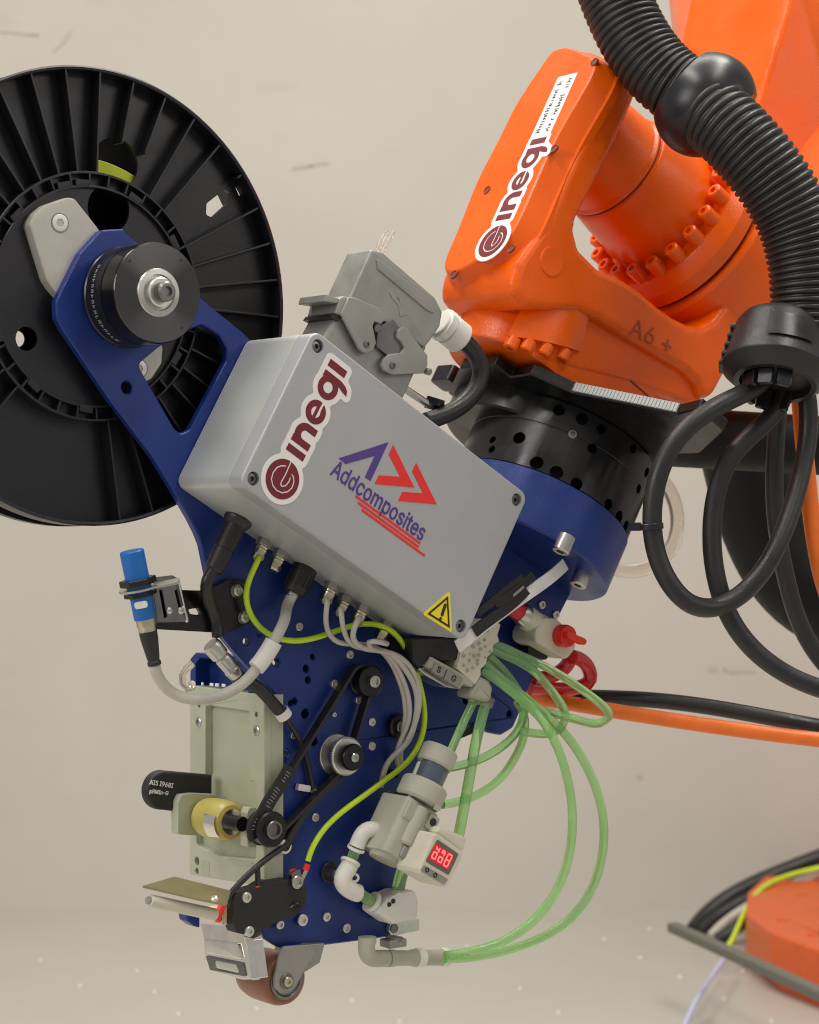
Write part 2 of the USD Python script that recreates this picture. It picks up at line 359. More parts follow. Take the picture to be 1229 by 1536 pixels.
# ------------------------------------------------------------------ the setting: wall and bench floor
WALL_D, FLOOR_Z = 4.7, -0.85
def wbox(x0, x1, y0, y1, z0, z1):
    m = trimesh.creation.box((x1 - x0, y1 - y0, z1 - z0)); m.apply_translation(((x0 + x1) / 2, (y0 + y1) / 2, (z0 + z1) / 2)); return TM(m.vertices, m.faces)
def wd(px, py, d): return CAM + d * ray(px, py)
wy = WALL_D - D
t = Thing('wall', None, None, kind='structure', world=True)
t.p('wall_panel', wbox(-4, 4, wy, wy + 0.1, FLOOR_Z - 0.2, 3.2), 'wall_paint')
def blob(px, py, rx, ry, ang, seed, d=WALL_D):
    r = np.random.default_rng(seed); a = np.linspace(0, 2 * math.pi, 28, endpoint=False)
    k = 1 + 0.35 * np.sin(a * 3 + r.uniform(0, 6)) + 0.25 * np.sin(a * 5 + r.uniform(0, 6))
    x, y = rx * k * np.cos(a), ry * k * np.sin(a); ca, sa = math.cos(ang), math.sin(ang)
    q = [wd(px + i * ca - j * sa, py + i * sa + j * ca, d) for i, j in zip(x, y)]
    poly = Polygon([(p[0], p[2]) for p in q]).buffer(0)
    m = trimesh.creation.extrude_polygon(poly if poly.geom_type == 'Polygon' else max(poly.geoms, key=lambda g: g.area), 0.0015, engine='earcut')
    v = m.vertices; return TM(np.c_[v[:, 0], wy - v[:, 2] - 0.0005, v[:, 1]], m.faces[:, ::-1] if False else m.faces)
for i, (x, y, a, b, an) in enumerate([(452, 250, 12, 3, -.1), (478, 245, 14, 3, -.2), (30, 50, 26, 1.6, .1), (95, 62, 16, 2, -.9), (1070, 1002, 6, 5, 1.2), (1105, 1006, 22, 3, 0.05), (960, 1165, 4, 3, .4)]):
    t.p('scuff', blob(x, y, a, b, an, i + 3), 'stain_grey')
t = Thing('floor', None, None, kind='structure', world=True)
t.p('floor_sheet', wbox(-4, 4, -1.2, wy, FLOOR_Z - 0.1, FLOOR_Z), 'floor_paint')
def floor_pt(px, py):
    r = ray(px, py); return CAM + (FLOOR_Z / r[2]) * r
for x, y in [(205, 1455), (232, 1487), (268, 1520), (385, 1512), (528, 1500), (600, 1531), (780, 1482), (907, 1408), (961, 1436), (1021, 1465), (1115, 1456), (1087, 1497), (1158, 1531), (838, 1518), (975, 1392), (700, 1420), (120, 1478), (60, 1440)]:
    q = floor_pt(x, y)
    t.p('rivet', lathe([(0, 0), (.0080, 0), (.0072, .0012), (.0045, .0022), (0, .0024)], q + [0, 0, 0.0002], [0, 0, 1], 18), 'rivet_bright')

# far orange base, cables and rail at the lower right
t = Thing('machine_pedestal', 'blurred orange cast machine foot with bolt holes behind the grey rail', 'machine foot', world=True)
d0 = 4.15
def fl(px, d): p = wd(px, 768, d); return (p[0], p[1])
top_z = FLOOR_Z + 0.105
pts = [fl(1119, 4.06), fl(1155, 3.88), fl(1260, 3.66), fl(1420, 3.8), fl(1420, 4.6), fl(1240, 4.62), fl(1150, 4.5), fl(1122, 4.3)]
WX, WZ, WY = np.array([1., 0, 0]), np.array([0, 0, 1.]), np.array([0, 1., 0])
WFR = (WX, WY, WZ)
holes = []
for x, y in [(1175, 1380), (1205, 1342), (1222, 1402)]:
    r = ray(x, y); q = CAM + (top_z / r[2]) * r; holes.append((q[0], q[1]))
pl = rp(pts, 0.05)
for h in holes: pl = pl.difference(Point(h).buffer(0.011, quad_segs=5))
b = t.p('foot_plate', prism(pl, WFR, FLOOR_Z + 0.03, top_z, 0.006, 0, 2), 'base_paint')
t.p('foot_plinth', prism(rp(pts, 0.05).buffer(-0.02), WFR, FLOOR_Z + 0.001, FLOOR_Z + 0.03), 'base_paint')
t.p('foot_core', prism(rp(pts, 0.05).buffer(-0.09), WFR, FLOOR_Z + 0.02, top_z - 0.03), 'orange_dark')
def wc(name, label, catg, pts, r, look, group=None, seg=10):
    t = Thing(name, label, catg, 'cables behind the orange foot' if name == 'power_cable' else None, world=True); t.p(name, tube([wd(*q) for q in pts], r, seg, 0.02), look, smooth=50)
wc('power_cable', 'thick black cable arching highest behind the orange foot at lower right', 'cable', [(1040, 1396, 4.45), (1085, 1352, 4.5), (1140, 1322, 4.5), (1240, 1282, 4.5)], 0.017, 'black_rubber')
wc('power_cable', 'black cable lying lower, next to the pale one behind the orange foot', 'cable', [(1052, 1400, 4.4), (1095, 1362, 4.45), (1150, 1335, 4.45), (1240, 1300, 4.45)], 0.012, 'black_rubber')
wc('power_cable', 'pale grey cable between black cables beside the orange foot', 'cable', [(1066, 1405, 4.36), (1100, 1374, 4.4), (1150, 1345, 4.42), (1240, 1306, 4.44)], 0.009, 'wire_white')
wc('power_cable', 'short black cable nearest the left corner of the orange foot', 'cable', [(1076, 1410, 4.3), (1105, 1392, 4.3), (1135, 1365, 4.35), (1180, 1345, 4.4)], 0.013, 'black_rubber')
wc('earth_wire', 'green and yellow wire bending over the corner of the orange foot', 'wire', [(1090, 1424, 4.0), (1108, 1390, 4.1), (1140, 1336, 4.3), (1185, 1313, 4.4), (1240, 1300, 4.42)], 0.005, 'wire_yellow_green')
wc('blue_wire', 'pale lilac blue cable running down the floor out of the picture', 'cable', [(1092, 1432, 3.95), (1068, 1465, 3.75), (1045, 1502, 3.6), (1020, 1560, 3.4)], 0.0048, 'blue_cable')
t = Thing('floor_rail', 'long dark grey rail sloping across the lower right corner', 'rail', world=True)
a, b_ = wd(1010, 1391, 3.75), wd(1250, 1500, 3.2)
dr = (b_ - a) / np.linalg.norm(b_ - a); up = np.array([0, 0, 1.]) - dr * dr[2]; up /= np.linalg.norm(up); sd = np.cross(up, dr)
m = prism(rp(sbox(-.011, -.0085, .011, .0085), .004), (sd, up, dr), 0, np.linalg.norm(b_ - a), .001, .001); m.apply_translation(a)
t.p('floor_rail', m, 'grey_bar')

# ------------------------------------------------------------------ robot wrist (tool frame)
WF_ = 0.056
robot = Thing('industrial_robot', 'big orange industrial robot wrist and forearm with stickers on its cover', 'robot arm')
kE1 = P(876, 208, WF_) @ E1
body_px = [(926, 99), (948, 106), (958, 125), (957, 140), (947, 165), (925, 215), (885, 294), (867, 328), (864, 346), (871, 374), (900, 403), (933, 417), (956, 431), (989, 459), (1013, 476), (1035, 487), (1052, 489), (1071, 478), (1090, 452), (1112, 412), (1149, 345), (1200, 320), (1260, 330), (1260, 470), (1150, 520), (1090, 560), (1074, 590), (1057, 602), (1048, 575), (1030, 557), (990, 534), (940, 505), (895, 478), (868, 466), (790, 462), (772, 440), (771, 420), (777, 396), (816, 339), (876, 208)]
body = prism(rp(tr(body_px, PL, WF_), 0.007), PL, -0.033, WF_, 0.006, 0.008, 3)
lid_px = [(926, 99), (905, 86), (881, 77), (850, 85), (821, 120), (785, 175), (759, 227), (725, 294), (694, 372), (676, 419), (679, 436), (697, 440), (730, 425), (777, 396), (816, 339), (876, 208)]
zl = -kE1
neck_ax = None
# A6 axis: tangent to the right-hand outline of the drum
R_DRUM = 0.0725
r_ = R3 @ ray(955, 778); m_ = np.cross(r_, E2); m_ /= np.linalg.norm(m_)
c1 = min((oC @ m_ + R_DRUM) / (E1 @ m_), (oC @ m_ - R_DRUM) / (E1 @ m_))
AX = c1 * E1
def hitcyl(px, py, R=R_DRUM, ax=AX, a=E2):
    r = R3 @ ray(px, py); o = oC - ax
    rp_, op = r - (r @ a) * a, o - (o @ a) * a
    A, B, C = rp_ @ rp_, 2 * rp_ @ op, op @ op - R * R
    disc = max(B * B - 4 * A * C, 0); t = (-B - math.sqrt(disc)) / (2 * A)
    return oC + t * r
ka, kbm = hitcyl(760, 420, .056) @ E2, 0
hb = robot.p('wrist_housing', soften(body, 0.0035, 14), 'orange_paint', smooth=40)
KB = -0.1630
cut_ = Polygon([(E1[:2] * a + E2[:2] * b) for a, b in ((-1, KB), (1, KB), (1, -1), (-1, -1))])
lower = prism(rp(rp(tr([(866, 458), (900, 470), (1000, 530), (1040, 550), (1058, 590), (1050, 614), (1016, 600), (960, 583), (855, 556), (800, 540), (820, 480)], PL, WF_ - .008), .004).intersection(cut_), .003), PL, -.030, WF_ - .008, .005, .005, 3)
robot.p('housing_skirt', soften(lower, .0035, 3), 'orange_paint', smooth=40)
AX1 = (c1 - .083) * E1; RN = .0475
stad = unary_union([Point(c1 - .083, 0).buffer(RN, quad_segs=16), Point(c1 + .01, 0).buffer(RN, quad_segs=16)]).convex_hull
robot.p('wrist_neck', prism(stad, FE2, -.212, KB, .002, .004, 2), 'orange_paint', smooth=40)
robot.p('neck_seam', prism(stad.buffer(.0004), FE2, -.2005, -.1993), 'seam_dark')
def smooth_loop(px, n=6):
    c = np.array(px, float); c = np.vstack([c, c[:1]]); t_ = np.r_[0, np.cumsum(np.linalg.norm(np.diff(c, axis=0), axis=1) ** .6)]
    sp = CubicSpline(t_, c, bc_type='periodic'); return [tuple(q) for q in sp(np.linspace(0, t_[-1], n * len(px), endpoint=False))]
lp = rp(tr(smooth_loop(lid_px), FE1, zl), 0.006)
LT = .0165
cover = prism(lp, FE1, zl - .008, zl, .0012, 0, 1)
cv = robot.p('gear_cover', cover, 'orange_paint', smooth=25)
def chamfer(poly, fr, z0, z1, ins):
    from shapely.geometry.polygon import orient
    a = _ring(orient(poly.simplify(1e-4)).exterior.coords); out = [(0, z0), (ins * .72, z0 + (z1 - z0) * .82), (ins * .86, z0 + (z1 - z0) * .95), (ins * 1.05, z1)]
    n = len(a); vs = [np.c_[_inset(a, o), np.full(n, z)] for o, z in out]
    fs, i = [], np.arange(n); j = (i + 1) % n
    for l in range(len(out) - 1): fs += [np.c_[l * n + i, l * n + j, (l + 1) * n + j], np.c_[l * n + i, (l + 1) * n + j, (l + 1) * n + i]]
    t = mapbox_earcut.triangulate_float64(vs[-1][:, :2].copy(), np.array([n], np.uint32)).reshape(-1, 3).astype(int)
    ar = np.cross(a[t[:, 1]] - a[t[:, 0]], a[t[:, 2]] - a[t[:, 0]]); t = np.where(ar[:, None] < 0, t[:, ::-1], t)
    fs += [t + (len(out) - 1) * n, t[:, ::-1]]
    v = np.vstack(vs); return TM(v[:, :1] * fr[0] + v[:, 1:2] * fr[1] + v[:, 2:] * fr[2], np.vstack(fs))
robot.p('cover_crown', chamfer(lp.buffer(-.0012), FE1, zl - .001, zl + LT, .0085), 'orange_paint', cv, smooth=28)
lid_top = zl + LT
for x, y in [(892, 93), (832, 223), (767, 373), (731, 285), (681, 412)]:
    q = hit(x, y, -E1, lid_top)
    robot.p('screw_hole', lathe([(0, 0), (.0028, 0), (.0031, .0004), (.0034, .0005), (.0037, 0.0002), (.0037, -.001), (0, -.001)][::-1], q - E1 * 0.0002, -E1, 18), 'screw_brown')
# pocket on the front face
q = P(828, 392, WF_)
robot.p('cast_pocket', lathe([(0, .0006), (.0085, .0006), (.0098, .0010), (.0112, .0008), (.0118, -.001), (0, -.001)][::-1], q, N, 28), 'orange_paint')
# collar with four cap screws on the neck
def patch(top, bot, R0, R1, ax, n=16, m=6):
    tp, bp_ = path(np.c_[np.array(top, float), np.zeros(len(top))], 2)[:, :2], path(np.c_[np.array(bot, float), np.zeros(len(bot))], 2)[:, :2]
    g = lambda c, u: np.array([np.interp(u, np.linspace(0, 1, len(c)), c[:, k]) for k in (0, 1)])
    vo, vi = [], []
    for v in np.linspace(0, 1, m):
        for u in np.linspace(0, 1, n):
            x, y = g(tp, u) * (1 - v) + g(bp_, u) * v; q = hitcyl(x, y, R1, ax); rad = (q - ax) - ((q - ax) @ E2) * E2; rad /= np.linalg.norm(rad)
            vo.append(q); vi.append(q - rad * (R1 - R0))
    N_ = n * m; id_ = np.arange(N_).reshape(m, n); f = []
    for a in range(m - 1):
        for b in range(n - 1):
            p, q, r, s_ = id_[a, b], id_[a, b + 1], id_[a + 1, b + 1], id_[a + 1, b]
            f += [[p, s_, r], [p, r, q], [p + N_, r + N_, s_ + N_], [p + N_, q + N_, r + N_]]
    for ed in (id_[0], id_[:, -1], id_[-1][::-1], id_[::-1, 0]):
        for a, b in zip(ed[:-1], ed[1:]): f += [[a, b, b + N_], [a, b + N_, a + N_]]
    return TM(vo + vi, f)
robot.p('neck_collar', patch([(784, 457), (812, 453), (845, 457), (884, 474)], [(762, 503), (795, 508), (838, 517), (872, 528)], RN - .004, RN + .006, AX1), 'orange_paint')
for x, y in [(774, 503), (797, 507), (823, 513), (849, 520)]:
    q = hitcyl(x, y, RN + .0010, AX1) + E2 * .0035
    robot.p('cap_screw', lathe([(0, 0), (.0050, 0), (.0056, .0006), (.0056, .0085), (.0048, .0095), (.0030, .0095), (.0029, .006), (0, .006)], q - E2 * .001, E2, 20, hexed=(5, 6)), 'orange_paint')
# flange neck below
kfl = None
chord = [(856, 588), (1017, 621)]
best = None
for k in np.linspace(-0.15, 0.15, 301):
    qa, qb = (hit(x, y, E2, k) - AX for x, y in chord)
    qa, qb = np.array([qa @ E1, qa @ N]), np.array([qb @ E1, qb @ N])
    nn = np.array([-(qb - qa)[1], (qb - qa)[0]]); nn /= np.linalg.norm(nn); dist = abs(qa @ nn)
    if best is None or abs(k + .153) < best[0]: best = (abs(k + .153), k, qa, qb)
_, kfl, qa, qb = best
# letters raised on the housing
q = P(943, 500, WF_)
tx = text_shape('A6 +', 0.0135)
qd = P(1015, 536, WF_) - q; an = math.degrees(math.atan2(qd[1], qd[0]))
robot.p('cast_lettering', prism(place2(tx, q[:2], an, 1.15, 1.0), PL, WF_ - .0005, WF_ + .0005), 'dirt_brown')
# wrist cylinder and bolted ring
C0 = P(921, 250, 0.0)
robot.p('wrist_cylinder', lathe([(0, -.05), (.043, -.05), (.0445, -.004), (.0462, -.0015), (.0462, 0), (0, 0)], C0, E1, 64), 'orange_paint')
robot.p('groove', lathe([(0, -.001), (.0455, -.001), (.0455, .0022), (0, .0022)], C0, E1, 64), 'seam_dark')
robot.p('wrist_cylinder', soften(lathe([(0, .002), (.0462, .002), (.048, .004), (.0505, .022), (.0535, .055), (.0535, .075), (0, .075)], C0, E1, 72), .005, 2), 'orange_paint', smooth=50)
ring = robot.p('bolt_ring', lathe([(0, .066), (.068, .066), (.0700, .0675), (.0765, .074), (.078, .076), (.078, .088), (0, .088)], C0, E1, 80), 'orange_paint')
robot.p('ring_gap', lathe([(0, .087), (.0755, .087), (.0755, .093), (0, .093)], C0, E1, 64), 'seam_dark')
robot.p('joint_drum', lathe([(0, .092), (.080, .092), (.083, .095), (.083, .17), (.075, .18), (0, .18)], C0, E1, 72), 'orange_paint')
for k in range(20):
    a = 2 * math.pi * (k + .3) / 20; q = C0 + .0625 * (math.cos(a) * E2 + math.sin(a) * N) + .0665 * E1
    robot.p('ring_bolt', lathe([(0, .0115), (.0030, .0115), (.0031, .0145), (.0050, .0145), (.0062, .0132), (.0062, 0), (0, 0)][::-1], q, -E1, 20, hexed=(4, 5)), 'orange_paint')

# forearm behind the hose
def hull(pts): h = trimesh.convex.convex_hull(np.array(pts)); return TM(h.vertices, h.faces)
arm = hull(dpath([(1047, -40, 1.99), (1196, -40, 1.88), (1300, -40, 1.96), (1024, 70, 1.97), (1135, 170, 1.86), (1290, 330, 1.9), (1100, 330, 1.98), (1020, 150, 2.1), (1000, -40, 2.15), (1300, -40, 2.2), (1300, 330, 2.2), (1040, 330, 2.15)]))
robot.p('forearm', soften(arm, 0.006, 10), 'orange_paint', smooth=60)
robot.p('elbow_boss', soften(lathe([(0, -.02), (.075, -.02), (.085, -.012), (.088, 0), (.088, .08), (0, .08)], Pd(1172, 300, 1.88), E1 * .8 - N * .45 - V * .1, 56), .006, 2), 'orange_paint', smooth=50)

# lettering stickers
def logo_disc(R):
    """round mark: disc with a swirling white line"""
    disc = Point(0, 0).buffer(R, quad_segs=16)
    k = R / .84
    line = [(0.95, 0.02), (0.76, 0.0), (0.31, -0.03), (-0.15, -0.01), (-0.24, -0.04), (-0.27, -0.13), (-0.15, -0.27), (0.07, -0.33), (0.24, -0.31)]
    arc_ = [(0.55, 0.14), (0.44, 0.34), (0.26, 0.48), (-0.02, 0.54), (-0.29, 0.47), (-0.48, 0.27), (-0.55, 0), (-0.49, -0.28), (-0.31, -0.49), (-0.06, -0.59), (0.2, -0.55), (0.35, -0.44), (0.41, -0.31)]
    return disc.difference(unary_union([LineString([(x * k, y * k) for x, y in l]).buffer(R * .034) for l in (line, arc_)]))
def brand(h):
    """round mark and heavy rounded lettering; letters are h tall"""
    ring = lambda x, ro, ri: Point(x, 0).buffer(ro, quad_segs=14).difference(Point(x, 0).buffer(ri, quad_segs=14))
    one, last = sbox(1.15, -.5, 1.46, .5), sbox(5.29, -.5, 5.62, .5)
    arch = Point(2.15, 0).buffer(.51, quad_segs=14).difference(Point(2.15, -.03).buffer(.2, quad_segs=14)).intersection(sbox(1.64, 0, 2.66, 1))
    n_ = unary_union([sbox(1.64, -.5, 1.95, .5), sbox(2.35, -.5, 2.66, .02), arch])
    e_ = ring(3.28, .52, .24).difference(sbox(3.28, -.2, 3.9, -.09)).union(sbox(3.05, -.09, 3.72, .07))
    g_ = unary_union([ring(4.5, .53, .24), sbox(4.8, -.2, 5.1, .5), Polygon([(5.1, .1), (5.1, -.45), (5.02, -.75), (4.9, -.92), (4.68, -1.0), (4.72, -.75), (4.8, -.5), (4.8, 0)])])
    w = unary_union([one, n_, e_, g_, last])
    d = logo_disc(.84)
    return affinity.scale(d, h, h, origin=(0, 0)), affinity.scale(w, h, h, origin=(0, 0)), .84 * h
def sticker(thing, fr, o, xdir, h, k, extra=None, gap=.35, parent=None, sx=1.0, sy=1.0):
    """lettering sticker whose lettering reads along xdir (frame 2D) from o"""
    disc, w, R = brand(h)
    ang = math.degrees(math.atan2(xdir[1], xdir[0]))
    back = unary_union([disc.convex_hull.buffer(h * .22), w.buffer(h * .24)]).buffer(h * .12).buffer(-h * .12)
    inks = []
    if extra: bx, lines = extra(w, h); back = unary_union([back, bx]); inks = lines
    back = Polygon(back.exterior) if back.geom_type == 'Polygon' else back
    f = lambda s: place2(s, o, ang, sx, sy)
    b = thing.p('sticker', prism(f(back), fr, k - .0002, k + .0003), 'sticker_white', parent)
    thing.p('lettering', prism(f(w), fr, k + .0002, k + .00045), 'maroon_ink', b)
    thing.p('emblem', prism(f(disc), fr, k + .0002, k + .00045), 'maroon_ink', b)
    for s in inks: thing.p('small_print', prism(f(s), fr, k + .0002, k + .00045), 'dark_ink', b)
kk = lid_top
oq = tr([(740, 362), (808, 212), (857, 107)], FE1, kk)
xd = oq[1] - oq[0]; Ls = np.linalg.norm(xd)
def caption(w, h):
    """two rows of small print, too small to read in the photograph"""
    x1 = w.bounds[2]; L = 3.5 * h; r = np.random.default_rng(4); rows = []
    bx = sbox(x1 - h * .3, -h * .55, x1 + L, h * .62).buffer(h * .08)
    for y in (.2, -.42):
        x = x1 + h * .35
        while x < x1 + L - h * .2:
            k = h * r.uniform(.05, .1)
            if r.random() < .12: x += h * .16; continue
            rows.append(sbox(x, y * h, x + k * .55, y * h + h * r.choice([.2, .2, .3])))
            if r.random() < .6: rows.append(sbox(x, y * h + h * r.uniform(0, .15), x + h * .1, y * h + h * .19))
            x += h * .15
    return bx, [unary_union(rows)]
yd = np.array([-xd[1], xd[0]]) / Ls
hS = Ls / 5.45
sticker(robot, FE1, oq[0] + 0 * yd, xd, hS, kk, caption)

# ------------------------------------------------------------------ corrugated hose with ball collar and cap
hose = Thing('corrugated_hose', 'thick black corrugated hose with a ball collar in front of orange arm', 'hose')
def corrug(pts, r, pitch, seg=28, amp=.08):
    c = path(pts, pitch / 6); n = len(c)
    ph = (np.arange(n) % 6)
    rr = r * np.array([1 - amp * .25, 1.0, 1.0, 1 - amp * .25, 1 - amp, 1 - amp])[ph]
    return sweep(c, rr, seg)
hp = dpath([(900, -70, 1.66), (925, 0, 1.655), (968, 82, 1.645), (1030, 138, 1.635)])
hose.p('hose_run', corrug(hp, 0.0272, 0.0056), 'black_rubber', smooth=40)
hp2 = dpath([(1066, 168, 1.615), (1098, 198, 1.606), (1150, 258, 1.60), (1192, 330, 1.60), (1210, 400, 1.60), (1213, 490, 1.60)])
hose.p('hose_run', corrug(hp2, 0.0282, 0.0056), 'black_rubber', smooth=40)
bc = Pd(1058, 157, 1.632); bd = Pd(1098, 196, 1.63) - Pd(1015, 124, 1.637); bd /= np.linalg.norm(bd)
prof = [(.0405 * math.cos(a), .0405 * math.sin(a) * .9) for a in np.linspace(-.72, .72, 18)]
ball = hose.p('ball_collar', lathe([(0, -.025)] + prof + [(0, .025)], bc, bd, 48), 'black_plastic', smooth=45)
q = bc + .041 * (-.75 * LX + .1 * LZ - .65 * LY)
cap_o, cap_a = Pd(1176, 482, 1.605), Pd(1163, 560, 1.595) - Pd(1176, 482, 1.605); cap_a = cap_a / np.linalg.norm(cap_a)
cap_a = cap_a - 0.16 * LY; cap_a /= np.linalg.norm(cap_a)
cp = hose.p('end_cap', lathe([(0, 0), (.024, 0), (.031, .002), (.0345, .008), (.0385, .034), (.0405, .041), (.040, .043), (.030, .052), (.026, .052), (.025, .046), (0, .046)], cap_o, cap_a, 56), 'black_rubber', smooth=35)
xa, ya, _ = perp(cap_a)
for k in range(5):
    q = cap_o + cap_a * (.012 + .0075 * k)
    dirv = (-LX + .15 * LY); dirv -= cap_a * (dirv @ cap_a); dirv /= np.linalg.norm(dirv)
    hose.p('grip_rib', rbox(q + dirv * (.0355 + .0011 * k), (np.cross(cap_a, dirv), cap_a, dirv), (.009, .0022, .002), .002, .001), 'black_rubber', cp)
fd = -LY + .1 * LX; fd -= cap_a * (fd @ cap_a); fd /= np.linalg.norm(fd); sdv = np.cross(cap_a, fd)
aa = np.linspace(-.55, .35, 12); vs = []
for a in aa:
    dv = math.cos(a) * fd + math.sin(a) * sdv * (1 if (sdv @ LX) > 0 else -1)
    for h_ in (.013, .032): vs.append(cap_o + cap_a * h_ + dv * (.0352 + .00185 * (h_ - .008) / .01 * .8 + .0012))
f_ = []
for k in range(11): f_ += [[2 * k, 2 * k + 2, 2 * k + 3], [2 * k, 2 * k + 3, 2 * k + 1]]
hose.p('name_plate', TM(vs, f_), 'hub_black', cp)
for k in range(7):
    a = k * .62; dv = math.cos(a) * fd + math.sin(a) * sdv
    hose.p('clamp_finger', rbox(cap_o + cap_a * .055 + dv * .021, (np.cross(dv, cap_a), cap_a, -dv), (.0055, .008, .0022), .0015, .0008), 'black_plastic', cp)

# cables out of the cap
G = 'black cables hanging from the hose cap'
cable('loop_cable', 'black cable making the leftmost hanging loop under the hose cap, with a tie', 'cable', dpath([(1150, 565, 1.6), (1120, 588, 1.58), (1062, 618, 1.56), (1005, 675, 1.55), (979, 765, 1.55), (992, 850, 1.55), (1030, 902, 1.55), (1072, 911, 1.56), (1125, 880, 1.57), (1168, 815, 1.58), (1200, 720, 1.6), (1213, 640, 1.61), (1205, 570, 1.61)]), .0070, 'black_rubber', 16, G)
cable('loop_cable', 'black cable that sweeps down behind the loop and leaves the right edge at mid height', 'cable', dpath([(1180, 570, 1.61), (1150, 632, 1.6), (1098, 685, 1.59), (1070, 770, 1.585), (1078, 880, 1.58), (1110, 950, 1.58), (1165, 1002, 1.58), (1250, 1038, 1.58)]), .0070, 'black_rubber', 16, G)
cable('loop_cable', 'black cable hanging nearly straight behind both loops', 'cable', dpath([(1170, 570, 1.63), (1165, 650, 1.64), (1163, 760, 1.65), (1178, 860, 1.66), (1200, 935, 1.67), (1250, 1010, 1.68)]), .0068, 'black_rubber', 16, G)
cable('orange_cable', 'orange cable hanging from the hose cap at the right edge', 'cable', dpath([(1198, 570, 1.65), (1206, 660, 1.66), (1216, 760, 1.67), (1228, 840, 1.67), (1245, 900, 1.68)]), .0068, 'orange_cable', 14)
t = Thing('cable_tie', 'small black tie around the leftmost cable loop', 'cable tie')
tq = Pd(977, 790, 1.55); ta = Pd(984, 830, 1.55) - Pd(978, 760, 1.55); ta /= np.linalg.norm(ta)
t.p('tie_band', ringed(tq - ta * .0022, tq + ta * .0022, .0088, .0072, .0004, 24), 'black_plastic')
t.p('tie_head', rbox(tq - LX * .0115 - LY * .001, (LX, LZ, -LY), (.0045, .003, .003), .0012, .0006), 'black_plastic')
t = Thing('support_tube', 'horizontal thick black tube behind the cable loops', 'tube')
t.p('support_tube', tube(dpath([(950, 652, 1.83), (1040, 657, 1.83), (1140, 663, 1.84), (1260, 670, 1.85)]), .025, 24, .01), 'deep_black', smooth=50)
t = Thing('rear_hose', 'thick dark hose sagging far behind the cable loops at right', 'hose')
t.p('rear_hose', tube(dpath([(1105, 640, 2.05), (1130, 740, 2.05), (1165, 830, 2.05), (1215, 890, 2.05), (1300, 920, 2.05)]), .040, 24, .01), 'deep_black', smooth=40)
cable('clear_hose_loop', 'thin clear hose curving out from behind the black drum', 'hose', dpath([(965, 700, 1.9), (1004, 735, 1.9), (1016, 790, 1.9), (998, 835, 1.9), (955, 856, 1.9), (905, 846, 1.9), (880, 820, 1.9)]), .0062, 'clear_tube', 12)

# ------------------------------------------------------------------ flange stack between robot and tool
fs = Thing('tool_flange', 'black drilled flange drum with blue adapter ring below the orange wrist', 'flange')
ctr = np.array([c1, 0.0])
fpts = [(672, 590), (690, 552), (742, 547), (766, 566), (796, 561), (856, 588), (1016, 621), (1048, 613)]
fq = [hit(x, y, E2, kfl) for x, y in fpts]; tip, lft = fq[-1], fq[0]
fq += [tip + E1 * .03, tip + E1 * .06 - N * .05, tip + E1 * .06 - N * .13, lft + E1 * .09, lft + E1 * .03]
octo = rp([(q @ E1, q @ N) for q in fq], .001)
fs.p('flange_plate', prism(octo, FE2, kfl - .0095, kfl, .0012, .0012, 1), 'black_anodised')
for (x, y), w_ in (((672, 572), .009),):
    fs.p('plate_lobe', prism(rp(sbox(-w_, -.012, w_, .012), .004), FE2, -.010, .004, .001, .001), 'black_anodised'); fs.parts[-1][1].apply_translation(hit(x, y, E2, kfl - .008))
mid = (qa + qb) / 2; nn = np.array([-(qb - qa)[1], (qb - qa)[0]]); nn /= np.linalg.norm(nn); nn *= np.sign(nn @ qa)
ax3 = lambda v2: v2[0] * E1 + v2[1] * N
el = (qb - qa) / np.linalg.norm(qb - qa)
ml = np.linalg.norm(qb - qa) * .97; m0 = AX + ax3(mid + nn * .0002) + (kfl - .00475) * E2; mfr = (ax3(el), E2, np.cross(ax3(el), E2))
strips = [rbox(m0, mfr, (ml / 2, .0037, .0006), 0, .0002)]
for i in range(30): strips.append(rbox(m0 + ax3(el) * ml * ((i + .5) / 30 - .5), mfr, (ml / 30 * .30, .0035, .0011), 0, .0002))
fs.p('milled_flat', cat(*strips), 'milled_edge')
kb = hitcyl(858, 729) @ E2
kbot = hitcyl(908, 872, .0735) @ E2
drum = lathe([(0, 0), (.0715, 0), (R_DRUM, .001), (R_DRUM, .022), (.0719, .0225), (.0719, .0232), (R_DRUM, .0237), (R_DRUM, kb - kfl - .0005), (0, kb - kfl - .0005)], AX + kfl * E2, E2, 84)
cuts = []
for x, y, r in [(415, 365, .0048), (487, 393, .0048), (548, 425, .004), (345, 530, .0052), (407, 560, .0052), (470, 596, .0048), (290, 452, .005), (520, 485, .004), (207, 458, .003), (204, 488, .003), (570, 660, .0042), (603, 700, .005), (624, 730, .005), (690, 560, .004), (665, 612, .004), (458, 440, .003), (155, 385, .003), (648, 487, .0035)]:
    q = hitcyl(640 + x * .4793, 440 + y * .4793); rad = (q - AX) - ((q - AX) @ E2) * E2; rad /= np.linalg.norm(rad)
    cuts.append(cyl(q - rad * .014, q + rad * .01, r, 0, 20))
try: drum = boolean(drum, cuts)
except Exception as e: print('drum cut', e)
fs.p('upper_ring', lathe([(0, 0), (.066, 0), (.066, .018), (.0645, .0195), (0, .0195)], AX + kfl * E2 - E1 * .022 - N * .022, E2, 72), 'black_anodised')
fs.p('drilled_drum', drum, 'black_anodised', smooth=35)
q = hitcyl(640 + 458 * .4793, 440 + 440 * .4793); rad = (q - AX) - ((q - AX) @ E2) * E2; rad /= np.linalg.norm(rad)
fs.p('set_screw', screw(q - rad * .002, rad, .0036, .0026), 'dark_steel')
